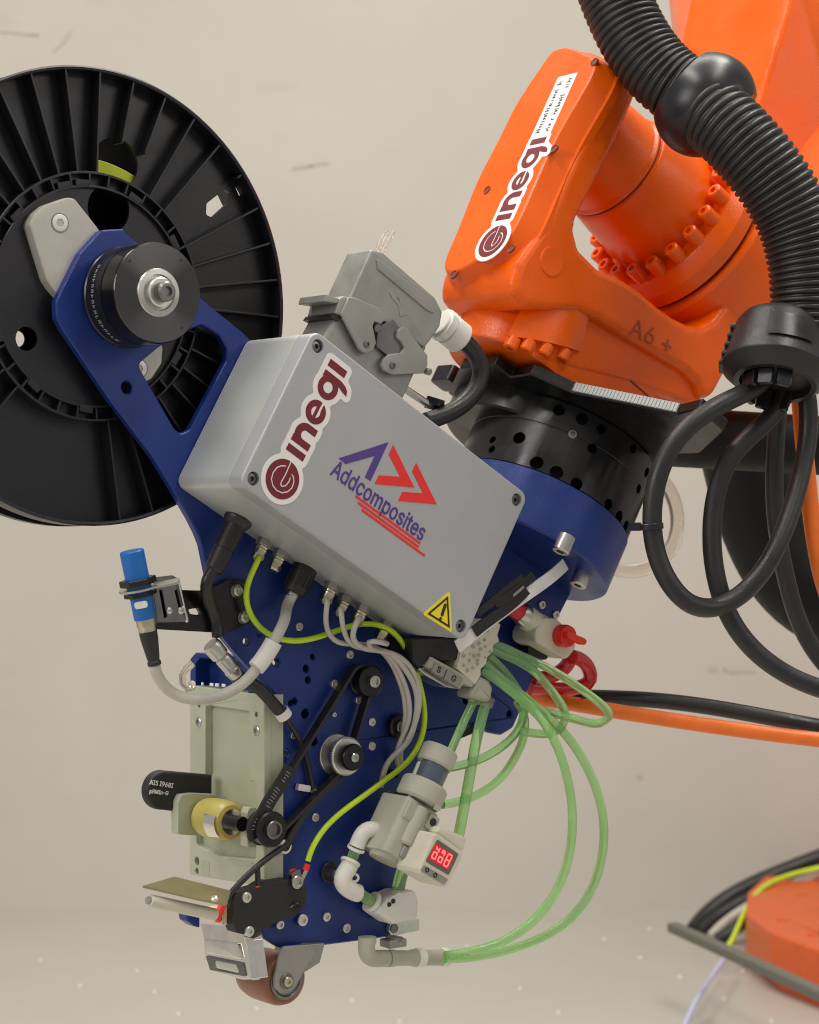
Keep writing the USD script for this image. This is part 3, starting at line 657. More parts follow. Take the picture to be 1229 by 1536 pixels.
ringm = lathe([(0, 0), (.0722, 0), (.0735, .001), (.0735, kbot - kb - .0015), (.072, kbot - kb), (0, kbot - kb)], AX + kb * E2, E2, 84)
fs.p('adapter_ring', ringm, 'blue_anodised', smooth=35)
for x, y, l in [(846, 815, .022), (872, 866, .018), (905, 846, .0)]:
    if not l: continue
    q = hit(x, y, E2, kbot + .004)
    fs.p('cap_screw', lathe([(0, -.006), (.0066, -.006), (.0066, .0065), (.006, .0072), (.0036, .0072), (.0034, .003), (0, .003)], q, E2, 28, hexed=(4, 5)), 'steel')

# ------------------------------------------------------------------ tool plate
PT = 0.0065
plate = Thing('tool_plate', 'dark blue anodised tool back plate carrying spool, box and rollers', 'tool plate')
pp = [(152, 345), (185, 343), (198, 357), (250, 400), (301, 447), (366, 500), (480, 620), (640, 640), (800, 760), (868, 868), (836, 931), (815, 986), (790, 1040), (778, 1074), (770, 1092), (752, 1103), (732, 1099), (710, 1083), (672, 1128), (604, 1296), (598, 1345), (593, 1385), (588, 1405), (520, 1414), (432, 1425), (420, 1422), (398, 1408), (392, 1395), (420, 1330), (420, 1062), (412, 1040), (380, 1008), (350, 975), (330, 950), (322, 905), (314, 872), (303, 818), (296, 800), (285, 778), (255, 727), (230, 686), (165, 600), (95, 496), (85, 478), (84, 452), (120, 380)]
win = [(207, 547), (238, 521), (270, 500), (304, 487), (330, 503), (341, 523), (340, 541), (285, 645), (272, 651), (262, 643)]
pol = rp(tr(pp, PL, 0), .0035).difference(rp(tr(win, PL, 0), .004))
for x, y, r in [(191, 581, .0042), (370, 962, .0026), (415, 993, .003), (460, 1003, .0026), (463, 1020, .0024), (443, 1052, .0022), (459, 1071, .0034), (472, 1112, .0034), (437, 1055, .002), (700, 1050, .003), (470, 985, .002), (810, 1080, .003), (765, 1071, .0028), (410, 960, .002), (430, 1130, .0026), (390, 950, .002)]:
    pol = pol.difference(Point(P(x, y, 0)[:2]).buffer(r, quad_segs=5))
plate.p('back_plate', prism(pol, PL, -PT, 0, .0009, .0006, 1), 'blue_anodised')
plate.p('rear_sheet', prism(rp(tr([(345, 900), (420, 1000), (430, 1200), (440, 1400), (580, 1380), (600, 1280), (660, 1120), (760, 1080), (800, 960), (700, 860)], PL, -.009), .006), PL, -.011, -.0085), 'black_matte')
for x, y, r in [(448, 940, 6.5), (524, 982, 7), (501, 1026, 6.5), (537, 1050, 6), (557, 1083, 6.5), (557, 1119, 6.5), (439, 1104, 5), (472, 1226, 6.5), (489, 1375, 7), (519, 1392, 7), (812, 907, 6.5), (833, 922, 6.5), (500, 1072, 4)]:
    q = P(x, y, 0); plate.p('screw', screw(q, N, mm(r, q), .002), 'aluminium')

# ------------------------------------------------------------------ spool
SW = -0.0115
from scipy.optimize import fsolve
def circ_px(u, v, R, w):
    a = np.linspace(0, 2 * math.pi, 180); q = np.c_[u + R * np.cos(a), v + R * np.sin(a), np.full(180, w)]
    X = wor(q); d = X[:, 1] + D
    return PW / 2 + F * X[:, 0] / d, PH / 2 - F * X[:, 2] / d
def f_(p):
    x, y = circ_px(*p, SW); return [x.max() - 425, y.min() - 97, y.max() - 789]
c0 = P(163, 443, SW); su, sv, SR = fsolve(f_, [c0[0], c0[1], .14])
SO = np.array([su, sv, 0.0])
spool = Thing('spool', 'large black ribbed plastic tape spool with a lime edge showing through a hole', 'spool')
HUBR = .53 * SR
def spx(px, py, w=SW): q = P(px, py, w) - SO; return q[:2]
SF = .013
h1, h2, h3 = spx(173, 245, SW - SF), spx(163, 313, SW - .004), spx(40, 508, SW - .004)
ann = Point(0, 0).buffer(SR, quad_segs=40).difference(Point(0, 0).buffer(.545 * SR - .001, quad_segs=32)).difference(Point(h1).buffer(.115 * SR, quad_segs=12))
slot1 = rp([spx(*p, SW - SF) for p in [(309, 322), (310, 305), (337, 284), (346, 290), (343, 303), (318, 326)]], .002)
slot2 = rp([spx(*p, SW - SF) for p in [(353, 280), (359, 279), (363, 292), (359, 294)]], .0008)
ann = ann.difference(slot1).difference(slot2)
inner = Point(0, 0).buffer(.485 * SR, quad_segs=32).difference(Point(0, 0).buffer(.012, quad_segs=12)).difference(Point(h2).buffer(.105 * SR, quad_segs=12)).difference(Point(h3).buffer(.052 * SR, quad_segs=12))
def at_spool(m): m.apply_translation(SO); return m
fl1 = spool.p('front_flange', at_spool(prism(ann, PL, SW - SF - .0025, SW - SF)), 'black_plastic')
spool.p('hub_disc', at_spool(prism(inner, PL, SW - .0065, SW - .004)), 'black_plastic')
spool.p('hub_channel', at_spool(ringed([0, 0, SW - .010], [0, 0, SW - .0085], .545 * SR - .001, .485 * SR - .001, 0, 96)), 'black_plastic', fl1)
spool.p('rim', at_spool(lathe([(SR - .0035, SW - SF - .002), (SR, SW - SF - .0015), (SR, SW), (SR - .0012, SW + .0007), (SR - .0026, SW), (SR - .003, SW - SF + .0002), (SR - .0035, SW - SF - .002)], np.zeros(3), N, 120)), 'black_plastic', fl1)
for ro in (.545, .485):
    spool.p('hub_wall', at_spool(lathe([(SR * ro - .0016, SW - SF), (SR * ro, SW - SF), (SR * ro, SW - .001), (SR * ro - .0004, SW - .0006), (SR * ro - .0016, SW - .0006), (SR * ro - .0016, SW - SF)], np.zeros(3), N, 96)), 'black_plastic', fl1)
_an = lambda x, y: math.degrees(math.atan2(*spx(x, y, SW)[::-1]))
A1_, SPC = _an(152, 104.5), (_an(152, 104.5) - _an(421, 414)) / 8
NR = int(round(360 / SPC)); print('ribs', NR)
for k in range(NR):
    a = math.radians(A1_ - k * 360 / NR); dv = np.array([math.cos(a), math.sin(a), 0]); sd = np.array([-dv[1], dv[0], 0])
    r0, r1 = .545 * SR, .985 * SR
    if -2.16 < math.atan2(dv[1], dv[0]) < -1.50: continue
    if np.linalg.norm(dv[:2] * .57 * SR - h1) < .125 * SR: r0 = .70 * SR
    sa_ = math.degrees(math.atan2(slot1.centroid.y, slot1.centroid.x) - math.atan2(dv[1], dv[0]))
    if -7 < sa_ < 3.5: r0 = .955 * SR
    if np.linalg.norm(dv[:2] * .8 * SR - (slot1.centroid.x, slot1.centroid.y)) < .02 * SR * 2: pass
    m = rbox(SO + dv * (r0 + r1) / 2 + N * (SW - .001 - (SF - .001) / 2), (dv, sd, N), ((r1 - r0) / 2, .0008, (SF - .001) / 2), 0, .0003)
    spool.p('rib', m, 'black_plastic', fl1)
for k in range(34):
    a = math.radians(A1_ + 4 - k * 360 / 34); dv = np.array([math.cos(a), math.sin(a), 0]); sd = np.array([-dv[1], dv[0], 0])
    spool.p('hub_tab', rbox(SO + dv * .515 * SR + N * (SW - .0047), (dv, sd, N), (.028 * SR, .0008, .0038), 0, .0003), 'black_plastic', fl1)
    if k % 3 == 0:
        spool.p('hub_clip', rbox(SO + dv * .492 * SR + sd * .006 + N * (SW - .003), (dv, sd, N), (.0022, .005, .0026), .0006, .0003), 'black_plastic', fl1)
RW = SW - .038
spool.p('core', at_spool(lathe([(.535 * SR, RW), (.55 * SR, RW), (.55 * SR, SW - SF - .003), (.535 * SR, SW - SF - .003), (.535 * SR, RW)], np.zeros(3), N, 96)), 'black_plastic')
spool.p('tape_winding', at_spool(ringed([0, 0, RW], [0, 0, SW - SF - .0032], .622 * SR, .551 * SR, .0004, 96)), 'yellow_core')
rs, r3 = spx(329, 303, RW), spx(27, 508, RW)
rf = Point(0, 0).buffer(SR, quad_segs=40).difference(Point(r3).buffer(.035 * SR)).difference(Point(rs).buffer(.165 * SR))
spool.p('rear_flange', at_spool(prism(rf, PL, RW - .002, RW, .0006, .0006, 1)), 'black_plastic')
spool.p('rim', at_spool(lathe([(SR - .003, RW - .004), (SR + .0005, RW - .004), (SR + .0005, RW + .004), (SR - .003, RW + .004), (SR - .003, RW - .004)], np.zeros(3), N, 120)), 'black_plastic')
# hidden wall behind the small see-through hole stays open; light bar across the hub
br = Thing('spool_bar', 'pale cream clamping bar bolted across the spool hub behind the blue plate', 'clamping bar')
bw = SW + .0008
bpx = [(44, 336), (52, 320), (66, 308), (100, 296), (112, 297), (146, 340), (245, 520), (243, 545), (228, 568), (205, 580), (190, 560), (78, 432), (70, 420)]
br.p('bar', prism(rp(tr(bpx, PL, -.0068), .004), PL, SW - .0055, -.0068, .0012, .0005, 2), 'bracket_cream')
for x, y in [(90, 334), (209, 553)]:
    q = P(x, y, -.0067); br.p('screw', lathe([(0, -.001), (.0058, -.001), (.0058, .0002), (.0052, .0003), (.003, .0003), (.0028, -.0006), (0, -.0006)], q, N, 26, hexed=(4, 5)), 'aluminium')
    br.p('screw_seat', ringed(q - N * .001, q + N * .00012, .0066, .0058, 0, 26), 'dark_steel')
# spindle brake on the plate
hub = Thing('spindle_brake', 'black round spindle brake with turned face and bright centre nut on blue plate', 'spindle brake')
HO = P(181, 440, .0005); HO = np.array([HO[0], HO[1], 0])
hl = P(237, 439, .04); HO = np.array([hl[0], hl[1], 0])
hr = mm(76.5, hl)
hub.p('body', lathe([(0, .0003), (hr * .99, .0003), (hr * 1.02, .0012), (hr * 1.02, .003), (hr * 1.0, .004), (hr, .0195), (hr * .985, .0205), (hr * .985, .022), (hr, .023), (0, .023)], HO, N, 80), 'hub_black')
hw_ = wor(HO)
mt = usdkit.material(stage, '/World/Looks/turned_black', {'g': ('geometry', {}), 's': ('vector_math', {'math_type': 'subtract', 'vector2': tuple(hw_)}), 'x': ('vector_math', {'math_type': 'cross_product', 'vector2': tuple(R3[2])}),
    'p': ('principled_bsdf', {'base_color': (0.11, 0.107, 0.11), 'metallic': 1.0, 'roughness': 0.2, 'anisotropic': 0.97})}, [('g.position', 's.vector1'), ('s.vector', 'x.vector1'), ('s.vector', 'p.tangent')], surface='p.BSDF')
LOOK['turned_black'] = mt
hub.p('face_disc', lathe([(0, .023), (hr * .96, .023), (hr, .0245), (hr, .0385), (hr * .975, .04), (hr * .5, .0402), (0, .0402)], HO, N, 96), 'turned_black')
cn = hub.p('centre_ring', lathe([(0, .040), (hr * .47, .040), (hr * .48, .0408), (hr * .46, .0416), (hr * .36, .0418), (hr * .34, .0405), (0, .0405)], HO, N, 56), 'steel')
hub.p('bush', lathe([(0, .040), (hr * .30, .040), (hr * .30, .0445), (hr * .27, .0455), (hr * .2, .0455), (0, .0455)], HO, N, 44), 'aluminium', cn)
hub.p('shaft_nut', lathe([(0, .044), (hr * .20, .044), (hr * .20, .051), (hr * .16, .0525), (hr * .1, .0525), (hr * .08, .0505), (0, .0505)], HO, N, 36), 'dark_steel', cn)
for a in (2.4, 5.4, .9):
    hub.p('face_pin', cyl(HO + N * .0398 + hr * .86 * np.array([math.cos(a), math.sin(a), 0]), HO + N * .0403 + hr * .86 * np.array([math.cos(a), math.sin(a), 0]), .001, 0, 12), 'dark_ink')
# engraved lettering round the body, unreadable in the photograph
tv = []
rl = np.random.default_rng(12)
for k in range(17):
    a = math.radians(148 + k * 6.0); dv = np.array([math.cos(a), math.sin(a), 0]); sd = np.array([-dv[1], dv[0], 0])
    hh = rl.uniform(.0022, .0034)
    q = HO + dv * (hr + .0001) + N * .0125
    tv.append(rbox(q + sd * -.0008, (sd, N, dv), (.00032, hh / 2, .00012), 0, 0))
    tv.append(rbox(q + N * rl.choice([-hh / 2, hh / 2, 0]), (sd, N, dv), (.0009, .0003, .00012), 0, 0))
    if rl.random() < .6: tv.append(rbox(q + sd * .0008, (sd, N, dv), (.00032, hh / 2, .00012), 0, 0))
hub.p('lettering', cat(*tv), 'grey_ink')

# ------------------------------------------------------------------ control box
BW = 0.08
cor = np.array([P(x, y, BW)[:2] for x, y in [(470, 492), (792, 745), (692, 958), (367, 730)]])
bc_ = cor.mean(0); BL, BH = .2195, .1195
e1_, e2_ = E1[:2], E2[:2]
box = Thing('control_box', 'grey cast metal control box with stickers and warning triangle', 'control box')
BFR = (-E2, -E1, N) if False else (E1, -E2, N)
def bxp(du, dv): return np.array([bc_[0], bc_[1], 0]) + E1 * du - E2 * dv
def boxprism(hx, hy, z0, z1, r, b=0, bb=0, hx0=None):
    p = rp(sbox(-hx, -hy, hx, hy), r, 8); m = prism(p, BFR, z0, z1, b, bb, 3); m.apply_translation([bc_[0], bc_[1], 0]); return m
hx, hy = BL / 2, BH / 2
base = boxprism(hx, hy, .0004, .0635, .007, .0002, .002)
base.vertices[:] = base.vertices
box.p('box_body', base, 'grey_cast', smooth=50)
lidm = boxprism(hx + .0001, hy + .0001, .0638, BW, .007, .0014, .0002)
cutl = []
SCP = [(477, 512), (374, 720), (779, 741), (687, 941)]
SCO = [bxp(i * (hx - .0082), j * (hy - .0082)) for i in (-1, 1) for j in (-1, 1)]
for q in SCO:
    cutl.append(cyl(q + N * (BW - .006), q + N * (BW + .003), .0047, 0, 28))
try: lidm = boolean(lidm, cutl)
except Exception as e: print('lid cut', e)
ld = box.p('box_lid', lidm, 'grey_lid', smooth=30)
for q in SCO:
    q = q + N * (BW - .0058)
    box.p('lid_screw', lathe([(0, 0), (.0044, 0), (.0044, .0028), (.0034, .0038), (.0018, .004), (.0016, .002), (0, .002)], q, N, 24, hexed=(4, 5)), 'dark_steel', ld)
box.p('seam', boxprism(hx - .0006, hy - .0006, .0628, .0642, .0066), 'dark_steel')
# round mark and lettering sticker
zq = lambda x, y: P(380 + x * .1628, 520 + y * .1628, BW)[:2]
sx_ = zq(772, 203) - zq(267, 1220)
sticker(box, PL, zq(267, 1220), sx_, .01601, BW)
# maker's emblem: violet and red chevrons, name and stripes
em = lambda pts: [P(480 + x * .1546, 640 + y * .1546, BW)[:2] for x, y in pts]
def flat(name, pts, look, k=.0003, parent=ld): return box.p(name, prism(pts, PL, BW - .0002, BW + k), look, parent)
flat('chevron', em([(182, 307), (665, 150), (490, 527), (435, 490), (532, 283), (250, 362)]), 'violet_ink')
flat('chevron', em([(710, 175), (915, 590), (530, 555), (572, 472), (778, 485), (667, 270)]), 'red_ink')
flat('chevron', em([(933, 350), (1133, 753), (758, 720), (800, 632), (1000, 645), (893, 432)]), 'red_ink')
b0, b1 = em([(97, 458), (985, 1108)]); bv = b1 - b0
ts = text_shape('Addcomposites', .012, False, .00018); tw = ts.bounds[2] - ts.bounds[0]
ts = affinity.translate(ts, -ts.bounds[0], 0)
flat('lettering', place2(ts, b0, math.degrees(math.atan2(bv[1], bv[0])), np.linalg.norm(bv) / tw * 1.0, .95), 'violet_ink', .0004)
for k, (p, q) in enumerate([((345, 672), (975, 1135)), ((368, 735), (957, 1168)), ((405, 805), (1018, 1253))]):
    p, q = em([p, q]); flat('stripe', LineString([p, q]).buffer(.00085, cap_style=2), 'red_ink', .00025)
# warning triangle
tri = [(673, 891), (676, 945), (638, 921)]
tp = Polygon([P(x, y, BW)[:2] for x, y in tri])
ws = box.p('warning_sign', prism(tp.buffer(.0012, quad_segs=4), PL, BW - .0002, BW + .0003), 'sign_yellow', ld)
box.p('sign_border', prism(tp.buffer(-.0008).difference(tp.buffer(-.0022)), PL, BW + .0001, BW + .0005), 'dark_ink', ws)
m1, m2, m3 = (P(x, y, BW)[:2] for x, y in [(667.5, 908), (663, 922), (660.5, 928)])
box.p('exclamation_mark', prism(unary_union([LineString([m1, m2]).buffer(.0013), Point(m3).buffer(.0012)]), PL, BW + .0001, BW + .0005), 'dark_ink', ws)

# plugs and glands on the underside of the box
kbx = (np.array([bc_[0], bc_[1], 0]) @ E2) + hy
def under(px, py): return hit(px, py, E2, kbx)
t = Thing('black_plug', 'long black round plug at the left end of the box underside', 'plug')
q = under(358, 778)
t.p('collar', lathe([(0, 0), (.0098, 0), (.0102, .001), (.0098, .003), (.0075, .006), (0, .006)], q, E2, 36), 'black_rubber')
t.p('plug_body', lathe([(0, .004), (.0072, .004), (.0070, .024), (.0066, .0242), (.0066, .0252), (.0070, .0254), (.0066, .040), (.005, .0415), (0, .0415)], q, E2, 36), 'black_rubber')
e_ = q + E2 * .040
t.p('cable', tube([e_, e_ + E2 * .012, P(315, 905, .012), P(327, 955, .010)], .0042, 14), 'black_rubber', smooth=50)
t = Thing('grey_cable_plug', 'ribbed black cable gland in the middle of the box underside', 'cable gland')
q = under(458, 852)
t.p('collar', lathe([(0, 0), (.0088, 0), (.0092, .0012), (.009, .004), (.0085, .0045), (0, .0045)], q, E2, 36), 'black_plastic')
t.p('grip', lathe([(0, .0045), (.0088, .0045), (.0085, .016), (.0072, .0205), (.005, .021), (0, .021)], q, E2, 36), 'black_rubber')
for k in range(16):
    a = k * math.pi / 8; dv = math.cos(a) * E1 + math.sin(a) * N
    t.p('grip_rib', rbox(q + E2 * .0105 + dv * .0087, (E2, np.cross(dv, E2), dv), (.005, .0007, .0006), 0, .0002), 'black_rubber')
t.p('ferrule', cyl(q + E2 * .0205, q + E2 * .0235, .0045, .0005, 24), 'steel')
GREY0 = q + E2 * .021
GL = {}
def gland(px, py, label, s=1.0):
    t = Thing('cable_gland', label, 'cable gland', 'metal glands under the control box')
    q = under(px, py)
    t.p('nut', lathe([(0, 0), (.0052 * s, 0), (.0055 * s, .0006), (.0055 * s, .0044), (.005 * s, .005), (0, .005)], q, E2, 24, hexed=(1, 2, 3, 4)), 'zinc_grey')
    t.p('sleeve', lathe([(0, .005), (.0044 * s, .005), (.0047 * s, .0058), (.0044 * s, .0068), (.0047 * s, .0078), (.0044 * s, .0088), (.0044 * s, .0115), (0, .0115)], q, E2, 24), 'brass_nickel')
    t.p('clamp_ring', lathe([(0, .0115), (.0048 * s, .0115), (.0048 * s, .0142), (.0034 * s, .0155), (.0026 * s, .0155), (0, .0155)], q, E2, 24, hexed=(1, 2)), 'brass_nickel')
    return q + E2 * .0145
for i, (x, y, l) in enumerate([(398, 810, 'brass gland carrying the green yellow wire, leftmost under the box'), (423, 827, 'empty brass gland second from the left under the box'), (500, 876, 'brass gland right of the black ribbed gland, with white wire'), (520, 894, 'brass gland in the middle of the right three, with white wire'), (546, 909, 'brass gland rightmost of the close row of three, with white wire'), (581, 934, 'brass gland alone near the lower right corner of the box')]):
    GL[i] = gland(x, y, l)

# ------------------------------------------------------------------ hooded connector on top of the box
hc = Thing('hooded_connector', 'grey metal hooded connector with locking levers on top of the box', 'connector')
HW = 0.052
base_px = [(518, 468), (498, 500), (486, 515), (605, 592), (640, 520), (527, 445)]
hc.p('housing', prism(rp(tr([(505, 470), (478, 520), (600, 610), (642, 518), (530, 440)], PL, HW - .003), .003), PL, HW - .034, HW - .003, .002, .002), 'zinc_grey')
hood_px = [(558, 374), (575, 378), (654, 446), (665, 468), (661, 490), (646, 512), (638, 522), (524, 448)]
hd = hc.p('hood', prism(rp(tr(hood_px, PL, HW), .0018), PL, HW - .030, HW, .0022, .002), 'zinc_grey')
hc.p('hood_ridge', prism(rp(tr([(564, 388), (572, 390), (652, 456), (650, 470), (640, 466), (566, 404)], PL, HW), .001), PL, HW - .0005, HW + .0012, .0008), 'zinc_grey', hd)
for pts in ([(584, 438), (588, 438), (598, 446), (606, 470), (604, 476), (600, 474), (597, 458), (588, 448)], [(592, 444), (600, 446), (608, 454), (612, 472), (606, 474), (602, 458)]):
    hc.p('maker_mark', prism(rp(tr(pts, PL, HW), .0004), PL, HW - .0005, HW + .0005, .0003), 'zinc_grey', hd)
# left lever: wide tab, dark gasket and front arm
tab = hull([P(x, y, w) for x, y, w in [(447, 440, HW - .028), (452, 450, HW - .028), (488, 436, HW - .006), (505, 452, HW - .006), (507, 449, HW - .006), (485, 434, HW - .007), (462, 460, HW - .028), (458, 437, HW - .028)]])
def slab(px, w0, w1, b=.0008, r=.001): return prism(rp(tr(px, PL, w1), r), PL, w0, w1, b, 0, 2)
lv = hc.p('locking_lever', slab([(524, 445), (538, 447), (572, 463), (580, 478), (572, 486), (562, 482), (560, 490), (565, 515), (559, 527), (548, 530), (540, 524), (512, 470)], HW + .0005, HW + .0028), 'zinc_grey')
hc.p('lever_bridge', prism(rp(tr([(508, 448), (514, 444), (528, 447), (512, 474), (502, 470)], PL, HW), .001), PL, HW - .033, HW + .001, .001, .001), 'zinc_grey', lv)
hc.p('lever_tab', slab([(486, 452), (489, 441), (510, 448), (506, 455)], HW - .030, HW + .0005, .0006, .0006), 'zinc_grey', lv)
hc.p('gasket', prism(tr([(500, 470), (512, 474), (508, 482), (496, 476)], PL, HW - .001), PL, HW - .034, HW - .0005), 'black_rubber')
q = P(550, 516, HW + .0028); hc.p('pivot_pin', lathe([(0, 0), (.0026, 0), (.0024, .0009), (.0014, .001), (.0012, .0003), (0, .0003)], q, N, 18), 'dark_steel', lv)
lv2 = hc.p('locking_lever', slab([(605, 489), (613, 492), (620, 505), (642, 533), (642, 548), (636, 560), (589, 562), (577, 556), (573, 548), (576, 538), (585, 531), (602, 529), (607, 522), (603, 513), (596, 506), (597, 496)], HW + .0005, HW + .003), 'zinc_grey')
q = P(589, 548, HW + .003); hc.p('pivot_pin', lathe([(0, 0), (.0026, 0), (.0024, .0009), (.0014, .001), (.0012, .0003), (0, .0003)], q, N, 18), 'dark_steel', lv2)
hc.p('lever_pin', cyl(P(638, 556, HW - .003), P(645, 558, HW + .002), .0026, .0005, 16), 'zinc_grey', lv2)
q = P(566, 492, HW); hc.p('locking_peg', cyl(q - N * .002, q + N * .0015, .0032, .0006, 20), 'dark_steel')
q = P(604, 517, HW - .001); hc.p('locking_peg', cyl(q - N * .002, q + N * .0015, .0040, .0006, 20), 'dark_steel')
hc.p('latch_block', slab([(568, 490), (590, 478), (606, 500), (606, 524), (588, 538), (565, 520)], HW - .010, HW + .0004, .0006, .001), 'dark_steel')
q = hit(664, 486, N, HW - .0155); gl_ = Thing('white_cable_gland', 'big white plastic cable gland on the grey hooded connector', 'cable gland')
gl_.p('gland_nut', lathe([(0, -.003), (.0098, -.003), (.0098, .006), (.0118, .007), (.0118, .019), (.0105, .0205), (.007, .0205), (0, .0205)], q, E1, 36), 'white_plastic')
gl_.p('gland_ring', lathe([(0, -.001), (.0125, -.001), (.0125, .0045), (0, .0045)], q, E1, 12), 'white_plastic')
w0 = HW - .0155
cable('connector_cable', 'black cable curving down from the white gland behind the box', 'cable', [q + E1 * .017, P(708, 524, w0), P(722, 556, w0), P(710, 590, w0), P(680, 616, w0 + .0), P(640, 632, w0)], .0066, 'black_rubber', 16)
t = Thing('vent_tube', 'pair of thin pinkish tubes sticking up behind the hooded connector', 'tube')
t.p('tube_end', tube([P(556, 402, .01), P(566, 374, .01), P(580, 346, .01)], .0017, 10), 'clear_tube')
t.p('tube_end', tube([P(562, 404, .012), P(576, 374, .012), P(590, 348, .012)], .0017, 10), 'clear_tube')
t = Thing('tension_rod', 'short silver rod with dark clamp screw between box and flange', 'rod')
t.p('rod', tube([P(606, 582, .03), P(642, 606, .03)], .0028, 12), 'steel')
q = P(652, 606, .032); t.p('clamp_nut', lathe([(0, -.006), (.0052, -.006), (.0052, .006), (0, .006)], q, E1 * .6 + N * .8, 6), 'black_anodised')

# ------------------------------------------------------------------ proximity sensor
sp = Thing('proximity_sensor', 'bright blue cylindrical sensor in a steel angle bracket left of the plate', 'sensor')
w = .012
S0, S1 = P(197.5, 826, w), P(222.5, 950, w); sa = (S1 - S0) / np.linalg.norm(S1 - S0); sl = np.linalg.norm(S1 - S0)
def along(f): return S0 + sa * sl * f
sc = lambda px: mm(px, S0)
sp.p('body', lathe([(0, 0), (sc(17), 0), (sc(18.5), sc(1.5)), (sc(18.5), sl * .50), (sc(17), sl * .50), (sc(17), sl * .82), (0, sl * .82)], S0, sa, 40), 'blue_plastic')
sp.p('lock_nut', lathe([(0, 0), (sc(27), 0), (sc(28), sc(1)), (sc(28), sc(9)), (sc(27), sc(10)), (0, sc(10))], along(.335), sa, 6), 'black_plastic')
sp.p('lock_nut', lathe([(0, 0), (sc(25), 0), (sc(25), sc(6)), (0, sc(6))], along(.50), sa, 6), 'black_plastic')
sp.p('coupling_nut', lathe([(0, 0), (sc(14.5), 0), (sc(15), sc(2)), (sc(15), sc(14)), (sc(14), sc(16)), (sc(14), sc(22)), (0, sc(22))], along(.80), sa, 32), 'brass_nickel')
sp.p('boot', lathe([(0, 0), (sc(14), 0), (sc(13.5), sc(14)), (sc(10), sc(42)), (sc(9), sc(47)), (sc(10.5), sc(49)), (sc(10.5), sc(54)), (sc(8), sc(55)), (0, sc(55))], along(.965), sa, 28), 'black_rubber')
wn = along(.63); fw = -LY - sa * (-LY @ sa); fw /= np.linalg.norm(fw); sw = np.cross(fw, sa)
sp.p('window', rbox(wn + fw * sc(17.2), (sw, sa, np.cross(sw, sa)), (sc(10), sc(5.5), sc(1.2)), sc(4), sc(.5)), 'sticker_white')
bk = Thing('sensor_bracket', 'bent stainless angle bracket holding the blue sensor', 'bracket')
ringp = Point(0, 0).buffer(sc(31), quad_segs=12)
bu = np.cross(sa, fw)
bk.p('top_flange', prism(unary_union([ringp, sbox(0, -sc(20), sc(60), sc(22))]).difference(Point(0, 0).buffer(sc(17.5))), (np.cross(fw, sa) if np.cross(fw, sa) @ LX > 0 else -np.cross(fw, sa), -fw if np.cross(fw, sa) @ LX > 0 else fw, -sa if False else np.cross(np.cross(fw, sa) if np.cross(fw, sa) @ LX > 0 else -np.cross(fw, sa), -fw if np.cross(fw, sa) @ LX > 0 else fw)), -.0007, .0007), 'steel')
bk.parts[-1][1].apply_translation(along(.455))
sheet = rp(tr([(230, 866), (259, 863), (268, 868), (281, 933), (236, 934), (231, 893)], PL, .008), .001).difference(rp(tr([(239, 885), (243, 884), (251, 925), (247, 928)], PL, .008), .0006)).difference(rp(tr([(262, 885), (266, 884), (274, 916), (270, 918)], PL, .008), .0006))
bk.p('sheet', prism(sheet, PL, .0066, .0080, .0003, .0003, 1), 'dark_steel')
bk.p('rolled_edge', tube([P(266, 867, .0082), P(274, 900, .0082), P(281, 933, .0082)], .0012, 8), 'bright_steel')
for x, y in [(254, 916), (271, 916)]: bk.p('screw', dome_screw(P(x, y, .008), N, .0026), 'aluminium')
ba = Thing('bracket_arm', 'flat black slotted arm carrying the sensor bracket to the plate', 'bracket arm')
bp = rp(tr([(232, 884), (308, 886), (345, 868), (370, 871), (378, 933), (345, 948), (324, 949), (234, 944)], PL, .0045), .002).difference(rp(tr([(283, 914), (297, 912), (302, 920), (300, 923), (286, 921)], PL, .0045), .0008))
ba.p('arm', prism(bp, PL, .0006, .0045, .0006, .0004, 1), 'black_anodised')
for x, y in [(354, 886), (365, 926)]:
    q = P(x, y, .0045); ba.p('washer', washer(q, N, mm(10.5, q)), 'dark_steel'); ba.p('screw', screw(q + N * .0008, N, mm(8, q), .003), 'aluminium')
t = Thing('sensor_cable', 'grey cable looping from the blue sensor up to the ribbed gland', 'cable')
cpath = [along(.965) + sa * sc(52), P(240, 1020, .012), P(262, 1041, .014), P(295, 1049, .018), P(335, 1042, .02), P(370, 1020, .022), P(398, 983, .024), P(425, 935, .03), GREY0 + E2 * .01, GREY0]
t.p('sheath', tube(cpath, .0039, 14), 'wire_white', smooth=50)
t.p('sleeve', tube([P(384, 1002, .023), P(398, 984, .0245), P(411, 962, .027)], .0062, 16), 'white_plastic', smooth=50)

# ------------------------------------------------------------------ wires
def wires(name, label, pts, r, look, cat='wire'): return cable(name, label, cat, pts, r, look, 10, 'white wires of the bundle' if name == 'white_wire' else None)
wires('earth_wire', 'green yellow wire looping from the left glands across the plate to the lower lug', [GL[0], P(388, 838, .02), P(371, 880, .014), P(378, 925, .012), P(405, 952, .012), P(450, 961, .012), P(500, 948, .014), P(545, 936, .018), P(585, 945, .022), P(615, 985, .022), P(633, 1040, .02), P(636, 1090, .018), P(618, 1135, .016), P(585, 1165, .014), P(546, 1194, .014), P(505, 1225, .012), P(475, 1260, .012), P(462, 1292, .012)], .0021, 'wire_yellow_green')
wires('white_wire', 'white wire from the first of three glands, lowest of the bundle', [GL[2], P(491, 905, .03), P(490, 940, .022), P(505, 962, .02), P(530, 966, .02), P(565, 972, .022), P(590, 1000, .022), P(606, 1045, .02), P(608, 1080, .016), P(602, 1120, .010), P(603, 1148, .006)], .0019, 'wire_white')
